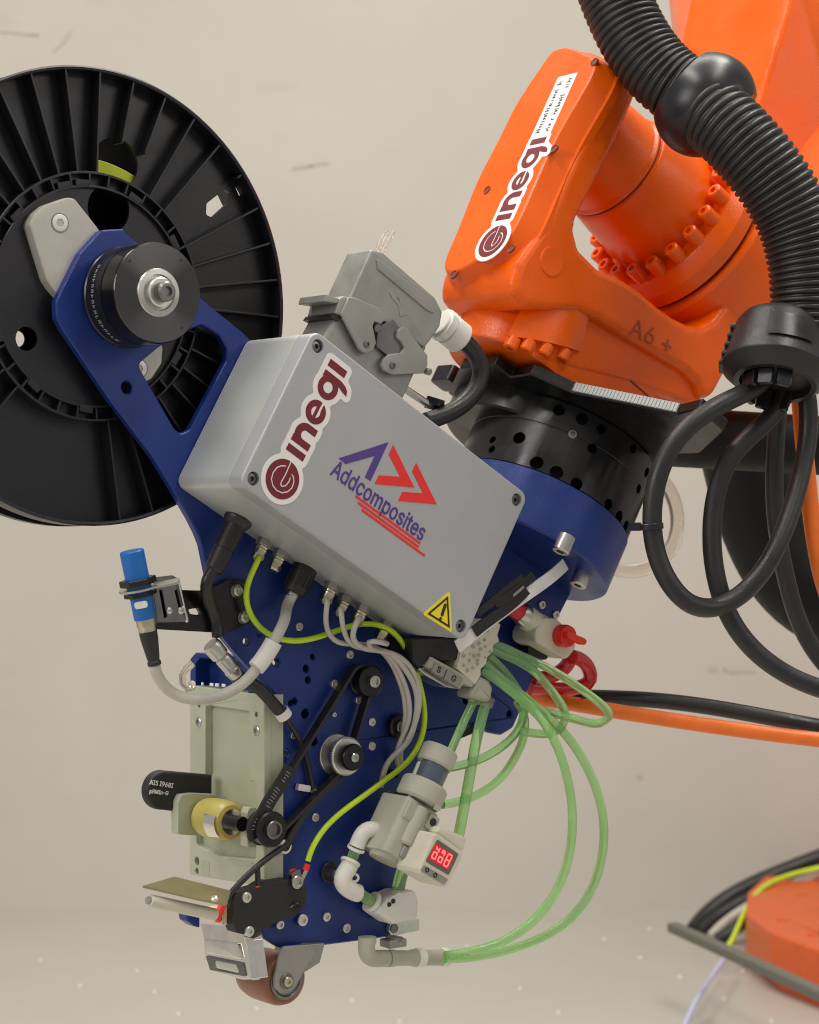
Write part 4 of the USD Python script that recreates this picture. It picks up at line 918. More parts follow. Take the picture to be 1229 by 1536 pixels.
wires('white_wire', 'white wire from the middle one of three glands under the box', [GL[3], P(512, 920, .032), P(516, 945, .026), P(530, 968, .024), P(570, 976, .025), P(598, 1005, .025), P(614, 1055, .022), P(612, 1085, .018), P(600, 1115, .012), P(598, 1150, .006)], .0019, 'wire_white')
wires('white_wire', 'white wire from the last of three glands, ending by the regulator', [GL[4], P(535, 935, .034), P(530, 957, .028), P(545, 972, .027), P(580, 978, .028), P(605, 1000, .028), P(625, 1040, .026), P(624, 1075, .022), P(610, 1115, .016), P(585, 1140, .010), P(574, 1165, .008), P(572, 1180, .006)], .0021, 'wire_white')
wires('white_wire', 'short white wire curling off the lone gland at the box corner', [GL[5], P(560, 962, .034), P(553, 964, .03), P(556, 972, .028), P(580, 978, .029), P(612, 996, .029), P(628, 1030, .028), P(627, 1070, .024), P(612, 1110, .018)], .0019, 'wire_white')

# ------------------------------------------------------------------ pulleys and belts
def pulley(name, label, px, py, prof, parts, cat='pulley'):
    t = Thing(name, label, cat); q = P(px, py, 0)
    for pn, pr, lk in parts: t.p(pn, lathe(pr, q, N, 48), lk)
    return t
k = mm(1, P(546, 1020, 0))
pulley('idler_pulley', 'black idler pulley with silver boss high on the blue plate', 540, 1020, None, [('disc', [(0, .0004), (k * 23, .0004), (k * 23, .003), (k * 20, .0035), (k * 20, .0115), (k * 23, .012), (k * 23, .0142), (k * 21, .0148), (0, .0148)], 'black_anodised'), ('boss', [(0, .0148), (k * 9.5, .0148), (k * 9.5, .0185), (k * 8.5, .019), (k * 6, .019), (k * 5.6, .0175), (0, .0175)], 'steel')])
tp_ = pulley('toothed_pulley', 'silver toothed pulley with black knob in the middle of the plate', 503, 1132, None, [('flange_disc', [(0, .0004), (k * 31, .0004), (k * 31, .0022), (k * 30, .0027), (0, .0027)], 'aluminium'), ('flange_disc', [(0, .0132), (k * 28, .0132), (k * 28, .0148), (k * 26.5, .0156), (k * 21, .0156), (0, .0156)], 'aluminium'), ('knob', [(0, .0156), (k * 19.5, .0156), (k * 20, .0165), (k * 20, .0215), (k * 18.5, .0228), (k * 8, .0228), (0, .0228)], 'black_anodised'), ('centre_screw', [(0, .0228), (k * 7, .0228), (k * 7, .0244), (k * 5.5, .025), (k * 3, .025), (k * 2.7, .0238), (0, .0238)], 'steel')])
tp_.p('drum', lathe([(0, .0027), (k * 24, .0027), (k * 24, .0132), (0, .0132)], P(503, 1132, 0), N, 48), 'dark_steel')
q0 = P(503, 1132, 0)
teeth = []
for i in range(48):
    a = i * 2 * math.pi / 48; dv = np.array([math.cos(a), math.sin(a), 0]); teeth.append(rbox(q0 + dv * k * 27.6 + N * .0128, (np.array([-dv[1], dv[0], 0]), N, np.cross(np.array([-dv[1], dv[0], 0]), N)), (k * .9, .0016, k * 1.1), 0, 0))
tp_.p('teeth', cat(*teeth), 'aluminium', kind='stuff')
pulley('guide_roller', 'small grey guide roller half hidden behind the white wires', 593, 1089, None, [('disc', [(0, .0004), (k * 17, .0004), (k * 19, .002), (k * 19, .006), (k * 16, .007), (0, .007)], 'black_anodised'), ('boss', [(0, .007), (k * 11, .007), (k * 11, .0095), (k * 9.5, .0102), (0, .0102)], 'dark_steel')])
def belt(label, pts, wid=.0042, closed=False):
    t = Thing('drive_belt', label, 'belt'); c = path(pts, .003)
    t.p('drive_belt', sweep(c, .001, 4, flat=(N, .0009, wid)), 'black_rubber', smooth=40)
def tang(ca, ra, cb, rb, side):
    """outer tangent of two circles on the plate"""
    d = (cb - ca)[:2]; L = np.linalg.norm(d); a = math.atan2(d[1], d[0]); b = math.acos((ra - rb) / L) * side
    n = np.array([math.cos(a + b), math.sin(a + b), 0]); return ca + n * ra, cb + n * rb
ca, cb_, cc = P(540, 1020, .0075), P(503, 1132, .0075), P(398, 1246, .0075)
ra, rb, rc = k * 21, k * 25, k * 18
p1, p2 = tang(ca, ra, cc, rc, -1); p3, p4 = tang(cc, rc, cb_, rb, -1) if False else tang(cb_, rb, cc, rc, 1)
def arc(c, r, pa, pb, ccw):
    a0_, a1_ = math.atan2(*(pa - c)[:2][::-1]), math.atan2(*(pb - c)[:2][::-1])
    if ccw and a1_ < a0_: a1_ += 2 * math.pi
    if not ccw and a1_ > a0_: a1_ -= 2 * math.pi
    return [np.array([c[0] + r * math.cos(a), c[1] + r * math.sin(a), c[2]]) for a in np.linspace(a0_, a1_, 14)]
def poly_belt(label, segs, wid=.004):
    t = Thing('drive_belt', label, 'belt'); pts = np.vstack([np.asarray(s) for s in segs])
    c = [pts[0]]
    for a, b in zip(pts[:-1], pts[1:]):
        n = max(int(np.linalg.norm(b - a) / .004), 1); c += [a + (b - a) * i / n for i in range(1, n + 1)]
    c = np.array([p for i, p in enumerate(c) if i == 0 or np.linalg.norm(p - c[i - 1]) > 1e-5])
    t.p('drive_belt', sweep(c, .001, 4, flat=(N, .0011, wid)), 'black_rubber', smooth=40)
L1a, L1b = tang(ca, ra, cc, rc, -1)    # upper left run
L1c, L1d = tang(ca, ra, cb_, rb, 1)    # right-hand run down to the toothed pulley
L1e, L1f = tang(cb_, rb, cc, rc, 1)    # lower run
poly_belt('black toothed drive belt running round all three pulleys on the plate', [arc(ca, ra, L1c, L1a, True) if False else [], ] [:0] + [[L1b], [L1a], arc(ca, ra, L1a, L1c, False), [L1d], arc(cb_, rb, L1d, L1e, False), [L1f], arc(cc, rc, L1f, L1b, False)])

# ------------------------------------------------------------------ cream feed block with urethane roller
ub = P(395, 1180, .002)[0]
fbk = Thing('feed_block', 'pale cream anodised feed block with milled pockets at the plate edge', 'feed block')
face = tr([(285, 1028), (396, 1043), (396, 1330), (284, 1312)], SU, -ub)
pk1 = rp(tr([(308, 1060), (313, 1058), (374, 1067), (374, 1180), (308, 1170)], SU, -ub), .002)
pk2 = rp(tr([(294, 1170), (300, 1161), (384, 1172), (384, 1288), (330, 1284), (294, 1268)], SU, -ub), .003)
pk = unary_union([pk1, pk2])
fp = Polygon(face).difference(pk)
for x, y, r in [(298, 1058, .002), (384, 1072, .002), (295, 1292, .0032), (295, 1307, .0024)]:
    fp = fp.difference(Point(tr([(x, y)], SU, -ub)[0]).buffer(r, quad_segs=4))
fr_ = fbk.p('face_plate', prism(fp, SU, -ub - .006, -ub, .0005, 0, 1), 'cream_anodised')
fbk.p('back_web', prism(Polygon(face).buffer(-.0002), SU, -ub - .0165, -ub - .0062, 0, 0), 'cream_anodised')
fbk.p('lower_slot', prism(rp(tr([(303, 1290), (314, 1292), (314, 1316), (303, 1314)], SU, -ub), .001), SU, -ub - .001, -ub + .0003), 'putty_plastic')
fbk.p('lower_step', prism(rp(tr([(340, 1288), (380, 1294), (380, 1300), (352, 1299)], SU, -ub), .0005), SU, -ub - .001, -ub + .0004), 'putty_plastic')
for x, y in [(298, 1083), (385, 1096)]:
    q = hit(x, y, -U, -ub); fbk.p('screw', lathe([(0, -.002), (.0038, -.002), (.0038, .0006), (.0032, .001), (.0018, .001), (.0016, 0), (0, 0)], q, -U, 22, hexed=(4, 5)), 'steel')
lug1 = fbk.p('lug', prism(rp(tr([(267, 1204), (272, 1192), (290, 1190), (326, 1192), (326, 1256), (267, 1252)], PL, -.0535), .0022), PL, -.063, -.0535, .0007, .0007), 'cream_anodised')
lug2 = fbk.p('lug', prism(rp(tr([(371, 1220), (375, 1211), (394, 1213), (394, 1272), (371, 1271)], PL, -.0075), .0018), PL, -.0165, -.0075, .0007, .0007), 'cream_anodised')
rl_ = Thing('feed_roller', 'translucent yellow urethane roller with bright end between two lugs', 'roller')
RO = P(327, 1229, -.0355); rr_ = mm(31, RO)
rl_.p('shaft', cyl(np.array([RO[0], RO[1], -.066]), np.array([RO[0], RO[1], -.004]), rr_ * .36, .0003, 28), 'black_anodised')
rl_.p('tyre', lathe([(rr_ * .3, -.0165), (rr_ * .8, -.0165), (rr_ * .92, -.014), (rr_ * .98, -.007), (rr_, 0), (rr_ * .98, .008), (rr_ * .92, .0145), (rr_ * .8, .0172), (rr_ * .3, .0172), (rr_ * .3, -.0165)], RO, N, 48), 'urethane', smooth=50)
rl_.p('end_sleeve', lathe([(0, .0165), (rr_ * .62, .0165), (rr_ * .62, .0186), (0, .0186)], RO, N, 36), 'bright_steel')
# foil band round part of the tyre
aa = np.linspace(math.radians(158), math.radians(226), 10); fo = []
for a in aa:
    for z in (.0040, .0168): fo.append(RO + (rr_ * (1.0 if z < .005 else .93) + .0005) * np.array([math.cos(a), math.sin(a), 0]) + N * z)
rl_.p('foil_band', TM(fo, [t_ for i in range(9) for t_ in ([2 * i, 2 * i + 1, 2 * i + 3], [2 * i, 2 * i + 3, 2 * i + 2])]), 'bright_steel')
pu = Thing('roller_pulley', 'black pulley with hollow silver boss right of the yellow roller', 'pulley')
q = np.array([P(411, 1245, .017)[0], P(411, 1245, .017)[1], 0]); pr_ = mm(27, q)
pu.p('disc', lathe([(0, .001), (pr_, .001), (pr_, .003), (pr_ * .85, .0035), (pr_ * .85, .0115), (pr_, .012), (pr_, .014), (pr_ * .9, .015), (0, .015)], q, N, 44), 'black_anodised')
pu.p('boss', lathe([(0, .015), (pr_ * .52, .015), (pr_ * .52, .018), (pr_ * .47, .0186), (pr_ * .36, .0186), (pr_ * .34, .0165), (0, .0165)], q, N, 36), 'dark_steel')
t = Thing('toothed_belt', 'short printed toothed belt leaning from the small black pulley up the plate', 'belt')
bq = [P(383, 1258, .010), P(382, 1238, .0105), P(392, 1224, .0112), P(402, 1206, .012), P(420, 1178, .012), P(436, 1150, .012)]
t.p('strap', sweep(path(bq, .003), .001, 4, flat=(N, .0052, .0009)), 'black_matte', smooth=40)
c = path(bq, .0022); tt = np.gradient(c, axis=0); mk = []
r5 = np.random.default_rng(9)
for i in range(3, len(c) - 2):
    if i % 9 in (0, 1): continue
    tv_ = tt[i] / np.linalg.norm(tt[i]); sv_ = np.cross(N, tv_); sv_ /= np.linalg.norm(sv_)
    mk.append(rbox(c[i] + np.cross(tv_, sv_) * (.00105 if np.cross(tv_, sv_)[2] > 0 else -.00105) + sv_ * r5.uniform(-.0005, .0005), (sv_, tv_, np.cross(sv_, tv_)), (r5.uniform(.0008, .0022), .00025, .0001), 0, 0))
t.p('printing', cat(*mk), 'grey_ink')
mo = Thing('drive_motor', 'black rounded motor cap with white printing behind the cream block', 'motor')
cpx = [(300, 1160), (281, 1159), (241, 1154), (226, 1158), (214, 1169), (209, 1185), (212, 1199), (222, 1210), (238, 1214), (283, 1221), (300, 1222)]
MW = -.060
mc = P(247, 1186, MW); mr = mm(29.5, mc)
cshape = unary_union([Point(mc[:2]).buffer(mr, quad_segs=20), Polygon([tuple(mc[:2] + [0, mr]), tuple(P(320, 1163, MW)[:2]), tuple(P(320, 1226, MW)[:2]), tuple(mc[:2] - [0, mr])])])
mo.p('cap', prism(cshape, PL, MW - .010, MW, .003, .002, 4), 'black_matte', smooth=50)
for s_, (x, y), (x2, y2), hh in (('AI5 I968I', (224, 1176.5), (259, 1182), .0032), ('pRMIn-G', (224, 1189.5), (252, 1193), .0028)):
    a_, b_ = P(x, y, MW)[:2], P(x2, y2, MW)[:2]; sh = text_shape(s_, hh, True); d_ = b_ - a_
    sh = affinity.scale(sh, np.linalg.norm(d_) / sh.bounds[2], 1, origin=(0, 0))
    mo.p('lettering', prism(place2(sh, a_, math.degrees(math.atan2(d_[1], d_[0]))), PL, MW - .0002, MW + .0003), 'sticker_white')
# blue pocket bracket above the block
bl = Thing('pocket_bracket', 'dark blue open pocket bracket standing on top of the cream block', 'bracket')
u2 = ub + .002
wallp = rp(tr([(285, 1034), (285, 988), (293, 979), (378, 986), (378, 1046)], SU, -u2), .003)
inn = rp(tr([(293, 1030), (293, 994), (299, 987), (372, 993), (372, 1040)], SU, -u2), .002)
bl.p('rim', prism(wallp.difference(inn), SU, -u2 - .012, -u2, .0006, 0, 1), 'blue_anodised')
bl.p('back', prism(wallp.buffer(-.0003), SU, -u2 - .0145, -u2 - .0122), 'blue_anodised')
for x in (304, 318, 326, 336): bl.p('terminal', rbox(hit(x, 1026 + (x - 304) * .07, -U, -u2 + .001), SU, (.0012 if x < 310 else .0022, .0011, .0006), .0003, .0002), 'sticker_white')
t = Thing('clear_elbow', 'small translucent tube loop at the left of the blue pocket', 'tube')
t.p('clear_elbow', tube(dpath([(289, 995, 1.36), (278, 1006, 1.36), (273, 1020, 1.36), (278, 1030, 1.36), (288, 1026, 1.37)]), .0024, 12), 'clear_tube')
co = Thing('hose_fitting', 'crimped silver hose fitting leaning across the plate edge above the pocket', 'fitting')
f0, f1 = P(316, 966, .006), P(356, 1014, .008); fa = (f1 - f0) / np.linalg.norm(f1 - f0); fl_ = np.linalg.norm(f1 - f0)
co.p('fitting_body', lathe([(0, 0), (.0060, 0), (.0068, .003), (.0064, fl_ * .35), (.0050, fl_ * .40), (.0058, fl_ * .46), (.0054, fl_ * .75), (.0060, fl_ * .8), (.0050, fl_), (0, fl_)], f0, fa, 20), 'steel')
co.p('ferrule', lathe([(0, 0), (.0055, 0), (.0055, .006), (0, .006)], f1, fa, 20), 'black_plastic')
cable('sleeved_cable', 'black sleeved cable from the silver fitting down to the white cable tag', 'cable', [f1 + fa * .004, P(385, 1030, .012), P(405, 1050, .012), P(424, 1070, .011)], .0044, 'black_rubber', 14)
t = Thing('cable_tag', 'small white cable tag at the end of the black sleeve', 'tag')
q = P(425, 1071, .011); d_ = P(430, 1078, .011) - P(420, 1064, .011); d_ /= np.linalg.norm(d_)
t.p('cable_tag', ringed(q - d_ * .003, q + d_ * .003, .0056, .0046, .0003, 20), 'white_plastic')
wires('thin_black_wire', 'thin black wire from the cable tag to the small white terminals', [P(425, 1071, .010), P(440, 1094, .006), P(454, 1120, .004), P(464, 1155, .004), P(470, 1184, .005)], .0019, 'black_rubber')
t = Thing('wire_terminal', 'white crimp terminal screwed to the plate below the toothed pulley', 'terminal')
q = P(455, 1182, .003); t.p('crimp_sleeve', rbox(q, (U * .97 - V * .2, V * .97 + U * .2, N), (.0056, .0024, .002), .0008, .0005), 'white_plastic')
q = P(472, 1187, .001); t.p('ring_lug', ringed(q, q + N * .0016, .0036, .0014, .0003, 20), 'steel'); t.p('screw', dome_screw(q + N * .0012, N, .0024), 'dark_steel')

# ------------------------------------------------------------------ lower laying head
t = Thing('deflector_plate', 'thin olive brass deflector plate jutting left under the cream block', 'deflector plate')
t.p('deflector_plate', hull(dpath([(214, 1329, 1.362), (262, 1315, 1.415), (346, 1336, 1.435), (340, 1357, 1.40), (300, 1349, 1.385)]) + [p - LZ * .0012 for p in dpath([(214, 1329, 1.362), (262, 1315, 1.415), (346, 1336, 1.435), (340, 1357, 1.40), (300, 1349, 1.385)])]), 'olive_brass')
t = Thing('guide_rod', 'pale grey round rod directly under the brass deflector plate', 'rod')
g0, g1 = Pd(224, 1351, 1.368), Pd(322, 1372, 1.405)
ga = (g1 - g0) / np.linalg.norm(g1 - g0); gl2 = np.linalg.norm(g1 - g0)
t.p('rod', lathe([(0, 0), (.0034, 0), (.0038, .0006), (.0040, .004), (.0040, gl2), (0, gl2)], g0, ga, 28), 'ivory_plastic')
t.p('end_pin', cyl(g0 - ga * .0018, g0, .0024, .0003, 16), 'zinc_grey')
t.p('collar_screw', dome_screw(Pd(322, 1348, 1.386), -LY * .7 + LZ * .7, .0024), 'aluminium')
t = Thing('heater_terminal', 'cream ceramic terminal block with red sleeved lead beside the black cover', 'terminal')
t.p('ceramic_block', prism(rp(tr([(316, 1376), (320, 1366), (328, 1362), (352, 1361), (352, 1389), (330, 1386), (322, 1384)], PL, .004), .001), PL, -.006, .004, .0008), 'peach')
for x in (334, 341, 347): t.p('groove', prism(tr([(x, 1364), (x + 1.6, 1364), (x + 1.6, 1388), (x, 1388)], PL, .0042), PL, .0035, .0042), 'bracket_cream')
t.p('red_sleeve', tube([P(328, 1379, .006), P(328, 1372, .0085), P(332, 1362, .009), P(337, 1352, .009)], .0026, 12), 'red_plastic')
wires('heater_lead', 'black lead from the red sleeve curving up to the white plate grommet', [P(335, 1356, .009), P(350, 1336, .011), P(375, 1310, .012), P(402, 1287, .011), P(427, 1270, .008)], .0022, 'black_rubber')
wires('heater_lead', 'short black lead dropping from the curved lead into the black cover', [P(386, 1303, .012), P(387, 1318, .011), P(387, 1332, .010)], .0021, 'black_rubber')
t = Thing('grommet', 'white ring grommet where the black leads cross the plate edge', 'grommet')
q = P(427, 1270, .006); t.p('grommet', ringed(q - N * .002, q + N * .002, .0052, .0034, .0008, 28), 'white_plastic')
cable('lead_bundle', 'black cable leading up the plate from the white grommet', 'cable', [P(427, 1270, .006), P(440, 1245, .006), P(460, 1212, .006), P(486, 1185, .006), P(510, 1165, .005)], .0036, 'black_rubber', 14)
hb_ = Thing('head_cover', 'black angular cover plate with bright screws at the lower plate corner', 'cover')
cov = rp(tr([(352, 1342), (387, 1331), (398, 1324), (433, 1319), (456, 1322), (460, 1330), (460, 1358), (441, 1378), (421, 1382), (394, 1396), (380, 1405), (356, 1400), (351, 1388)], PL, .013), .002)
hb_.p('cover', prism(cov, PL, .0006, .013, .0012, 0, 2), 'black_matte')
for x, y, r in [(369, 1346, 8), (373, 1397, 8), (419, 1387, 7), (453, 1380, 9)]:
    q = P(x, y, .013 if y < 1380 or x < 400 else .003); hb_.p('screw', screw(q, N, mm(r, q), .0022), 'aluminium')
q = P(445, 1361, .013); hb_.p('cable_hook', tube([q + U * -.0045, q + U * -.001 + V * .003 + N * .002, q + U * .003 + V * .001 + N * .0015], .0012, 8), 'black_anodised')
q = P(446, 1322, .011); hb_.p('ground_lug', rbox(P(444, 1318, .012), (U * .94 + V * .3, V * .94 - U * .3, N), (.0042, .0060, .0022), .0015, .0006), 'dark_steel')
q = P(445, 1323, .0143); hb_.p('lug_screw', lathe([(0, 0), (.0048, 0), (.0048, .0016), (.0042, .0022), (.0028, .0022), (.0026, .0008), (0, .0008)], q, N, 24), 'steel')
hb_.p('red_tab', rbox(P(440, 1308, .011), (U, V, N), (.0028, .0020, .0014), .0008, .0004), 'red_plastic')
hb_.p('red_tab', rbox(P(387, 1331, .0115), (U, V, N), (.0020, .0010, .0012), .0005, .0003), 'red_plastic')
hb_.p('crimp', rbox(P(455, 1312, .0125), (U * .55 + V * .83, V * .55 - U * .83, N), (.0045, .0017, .0014), .0007, .0004), 'brass_nickel')
hb_.p('red_sleeve', tube([P(458, 1306, .0125), P(461, 1297, .0122)], .0024, 10), 'red_plastic')
nz = Thing('hot_nozzle', 'chromed angular hot gas nozzle with pale side plate under the black cover', 'nozzle')
un = P(370, 1420, .004)[0]
nz.p('nozzle_body', prism(rp(tr([(300, 1385), (365, 1392), (371, 1412), (379, 1470), (362, 1470), (316, 1458), (307, 1436), (305, 1408)], SU, -un), .001), SU, -un - .013, -un, .001, 0, 2), 'bright_steel')
nz.p('raised_panel', prism(rp(tr([(309, 1408), (360, 1415), (366, 1440), (312, 1430)], SU, -un), .0012), SU, -un - .0005, -un + .0018, .0012), 'bright_steel')
nz.p('nozzle_mouth', prism(rp(tr([(310, 1433), (366, 1444), (370, 1465), (317, 1455)], SU, -un), .0012).difference(rp(tr([(322, 1440), (356, 1447), (362, 1461), (326, 1453)], SU, -un), .0015)), SU, -un - .0004, -un + .0012, .0004), 'dark_steel')
nz.p('mouth_window', prism(rp(tr([(322, 1440), (356, 1447), (362, 1461), (326, 1453)], SU, -un), .0015), SU, -un - .0004, -un + .0005, .0004), 'bright_steel')
nz.p('side_plate', prism(rp(tr([(366, 1404), (380, 1408), (394, 1425), (394, 1452), (390, 1470), (380, 1471), (371, 1420)], PL, .0055), .0006), PL, .0042, .0055, .0004), 'aluminium')
t = Thing('blue_stop', 'small dark blue stop block under the guide rod', 'stop block')
t.p('blue_stop', prism(rp(tr([(279, 1371), (300, 1374), (300, 1392), (292, 1390), (281, 1382)], PL, -.03), .0008), PL, -.04, -.03, .0008), 'blue_anodised')
ro = Thing('compaction_roller', 'amber rubber compaction roller at the very bottom of the head', 'roller')
RC = P(429, 1471, .004); rc_ = mm(40, RC); RC = np.array([RC[0], RC[1], 0])
ro.p('tyre', lathe([(0, -.037), (rc_ * .72, -.037), (rc_ * .90, -.0345), (rc_ * .985, -.026), (rc_, -.014), (rc_ * .99, -.002), (rc_ * .92, .0025), (rc_ * .80, .004), (0, .004)], RC, N, 56), 'amber_rubber', smooth=50)
ro.p('core', lathe([(0, .004), (rc_ * .72, .004), (rc_ * .72, .0052), (rc_ * .60, .0056), (rc_ * .55, .0046), (0, .0046)], RC, N, 44), 'dark_steel')
fk = Thing('roller_fork', 'grey steel fork arm holding the amber roller below the blue plate', 'fork')
fpoly = rp(tr([(424, 1420), (462, 1417), (470, 1418), (474, 1430), (458, 1455), (444, 1481), (434, 1490), (422, 1491), (413, 1482), (412, 1466)], PL, .0085), .003)
fk.p('fork_arm', prism(fpoly, PL, .0058, .0085, .0008, .0004), 'zinc_grey')
fk.p('fork_bridge', prism(rp(tr([(455, 1416), (486, 1414), (478, 1444), (456, 1458), (444, 1445)], PL, .003), .001), PL, -.028, .005, .001, .001), 'zinc_grey')
q = P(430, 1472, .0086); fk.p('axle_washer', washer(q, N, mm(12, q), .0008), 'dark_steel'); fk.p('axle_screw', screw(q + N * .0008, N, mm(7.5, q), .0022), 'brass_nickel')

# ------------------------------------------------------------------ pneumatics
def elbow(t, pts, r, look='ivory_plastic', collars=True, nm='elbow'):
    t.p(nm, tube(pts, r, 20, .002), look, smooth=50)
    if collars:
        for a, b in ((pts[0], pts[1]), (pts[-1], pts[-2])):
            d = (b - a) / np.linalg.norm(b - a); t.p('release_collar', lathe([(0, 0), (r * .95, 0), (r * 1.12, .0005), (r * 1.12, .0022), (r * .9, .003), (0, .003)], a - d * .0028, d, 24), look)
va = Thing('valve_island', 'ivory drilled valve block below the right corner of the control box', 'valve block')
vpx = [(690, 985), (694, 966), (712, 948), (728, 936), (740, 929), (752, 937), (747, 953), (750, 962), (741, 968), (740, 978), (732, 986), (730, 996), (722, 1004), (722, 1013), (714, 1027), (702, 1017), (686, 1003)]
va.p('block', prism(rp(tr(vpx, PL, .036), .0008), PL, .008, .036, .001, 0, 2), 'ivory_plastic')
for x, y, r in [(700, 969, 2.8), (710, 970, 3.2), (718, 965, 3.6), (695, 984, 3.2), (711, 984, 3.6), (704, 991, 3), (721, 974, 3), (718, 983, 3), (695, 998, 2.6), (701, 1006, 3.2), (709, 1002, 2.6), (727, 960, 2.6), (728, 970, 1.8), (728, 986, 1.6), (731, 945, 4), (716, 991, 2.6), (735, 978, 2.2), (720, 948, 2.2), (716, 996, 2.6), (705, 981, 1.6), (712, 960, 2.2), (702, 960, 2.0)]:
    q = P(x, y, .036); rr = mm(r, q)
    va.p('port', lathe([(0, .0003), (rr * .55, .0003), (rr * .6, .0007), (rr, .0006), (rr * 1.05, -.0006), (0, -.0006)][::-1], q, N, 14), 'putty_plastic')
q = P(742, 939, .036); va.p('indicator', dome_screw(q, N, .0013, 12), 'bright_steel')
va.p('solenoid', prism(rp(tr([(618, 958), (692, 957), (694, 970), (690, 990), (662, 991), (648, 985), (630, 1002), (620, 990)], PL, .033), .001), PL, .004, .033, .001), 'black_matte')
vc = va.p('connector_row', prism(rp(tr([(641, 998), (648, 985), (655, 989), (698, 1013), (714, 1024), (708, 1031), (696, 1026), (690, 1034), (668, 1018)], PL, .0355), .0008), PL, .010, .0355, .0008), 'putty_plastic')
va.p('metal_shell', prism(rp(tr([(626, 1003), (645, 999), (690, 1032), (676, 1032), (668, 1030), (640, 1014)], PL, .030), .0006), PL, .012, .030, .0006), 'steel')
for pts_, ch in (([(654, 994), (670, 1004), (665, 1017), (648, 1007)], 'S'), ([(672, 1004), (696, 1018), (689, 1033), (666, 1019)], 'G')):
    va.p('plug', prism(rp(tr(pts_, PL, .037), .0006), PL, .033, .037, .0006), 'zinc_grey', vc)
    m_0 = P(sum(p[0] for p in pts_) / 4 - 5, sum(p[1] for p in pts_) / 4 + 1.5, .037); va.p('lettering', prism(place2(text_shape(ch, .0045, True), m_0[:2], -27), PL, .0369, .0373), 'dark_ink', vc)
el = Thing('double_elbow', 'grey double elbow fitting feeding two straight green tubes', 'fitting')
el.p('elbow_body', prism(rp(tr([(708, 1034), (716, 1022), (724, 1015), (736, 1020), (742, 1032), (738, 1054), (724, 1052), (705, 1046)], PL, .034), .003), PL, .016, .034, .004, .003, 3), 'putty_plastic')
for x, y in ((711, 1052), (729, 1058)): 
    a = P(x, y, .026); d = E2 * .95 + U * .1; d /= np.linalg.norm(d); el.p('release_collar', lathe([(0, -.006), (.0052, -.006), (.0052, 0), (.0044, .0012), (0, .0012)], a, d, 24), 'clear_tube')
GT = 'green pneumatic tubes'
def gtube(label, pts, r=.0032): cable('pneumatic_tube', label, 'tube', pts, r, 'green_tube', 14, GT)
gtube('straight green tube, left of two dropping from the grey double elbow to the regulator', [P(711, 1052, .026), P(695, 1085, .03), P(676, 1128, .034)])
gtube('straight green tube, right of two dropping from the grey double elbow to the display', [P(729, 1056, .026), P(715, 1110, .032), P(702, 1180, .038), P(688, 1254, .042)], .0040)
gtube('green tube in the longest loop to the right, upper nose at the orange cable', [P(740, 966, .03), P(757, 972, .034), P(787, 986, .04), P(818, 1000, .05), P(867, 1030, .07), P(904, 1058, .085), P(914, 1074, .085), P(900, 1085, .08), P(873, 1082, .07), P(845, 1074, .06), P(815, 1067, .04), P(780, 1060, .02)])
gtube('green tube in the smaller loop turning back inside the long one', [P(736, 974, .03), P(760, 984, .034), P(800, 1006, .045), P(826, 1034, .055), P(843, 1058, .058), P(848, 1078, .055), P(836, 1096, .05), P(808, 1101, .04), P(780, 1096, .03)])
gtube('dark green tube bending down left behind the others to the regulator cap', [P(733, 984, .03), P(750, 1000, .03), P(772, 1028, .03), P(785, 1056, .03), P(782, 1086, .03), P(752, 1121, .032), P(718, 1140, .034), P(675, 1152, .036)])
gtube('outermost green tube sweeping in a big arc down to the bottom fitting', [P(728, 995, .03), P(745, 1012, .034), P(774, 1036, .04), P(818, 1072, .05), P(855, 1110, .058), P(885, 1160, .064), P(904, 1220, .066), P(904, 1280, .064), P(882, 1345, .058), P(835, 1394, .05), P(775, 1421, .04), P(715, 1435, .034), P(668, 1438, .03)], .0034)
gtube('inner green tube of the two big arcs ending at the bottom fitting', [P(724, 1006, .03), P(745, 1020, .036), P(776, 1044, .045), P(813, 1080, .055), P(838, 1125, .062), P(853, 1175, .066), P(859, 1235, .066), P(848, 1305, .062), P(818, 1362, .055), P(770, 1404, .046), P(720, 1424, .038), P(668, 1434, .032)], .0034)
gtube('green tube curving behind the straight tubes to the regulator side', [P(774, 1052, .018), P(787, 1076, .02), P(786, 1104, .02), P(774, 1134, .024), P(748, 1170, .03), P(708, 1196, .034), P(664, 1207, .036)])
sb_ = Thing('silver_strap', 'pale silver strap slanting from the blue ring to the valve block', 'strap')
sp_ = [P(848, 846, .052), P(818, 872, .052), P(788, 893, .052), P(740, 928, .052), P(686, 970, .052)]
sb_.p('strap', sweep(path(sp_, .004), .001, 4, flat=(N, .0048, .0007)), 'sticker_white')
bs = Thing('strap_clip', 'black cloth hook tape wrapped round the silver strap', 'tape')
for pp_, w_ in (([(716, 921), (735, 905), (764, 882), (785, 866)], .0030), ([(712, 948), (735, 930), (765, 908), (790, 884)], .0042), ([(742, 905), (765, 893), (790, 872), (800, 862)], .0035)):
    bs.p('tape', sweep(path([P(x, y, .0535 + (i % 2) * .001) for i, (x, y) in enumerate(pp_)], .004), .001, 4, flat=(N, w_, .0009)), 'black_matte')
bs.p('tape_edge', sweep(path([P(770, 894, .0555), P(786, 880, .0555)], .004), .001, 4, flat=(N, .0010, .0003)), 'zinc_grey')
vv = Thing('shutoff_valve', 'ivory hand valve with a red knob beside the blue plate', 'valve')
v0, v1 = P(774, 915, .024), P(860, 977, .024); vd = (v1 - v0) / np.linalg.norm(v1 - v0); vl = np.linalg.norm(v1 - v0)
vk = lambda px: mm(px, v0)
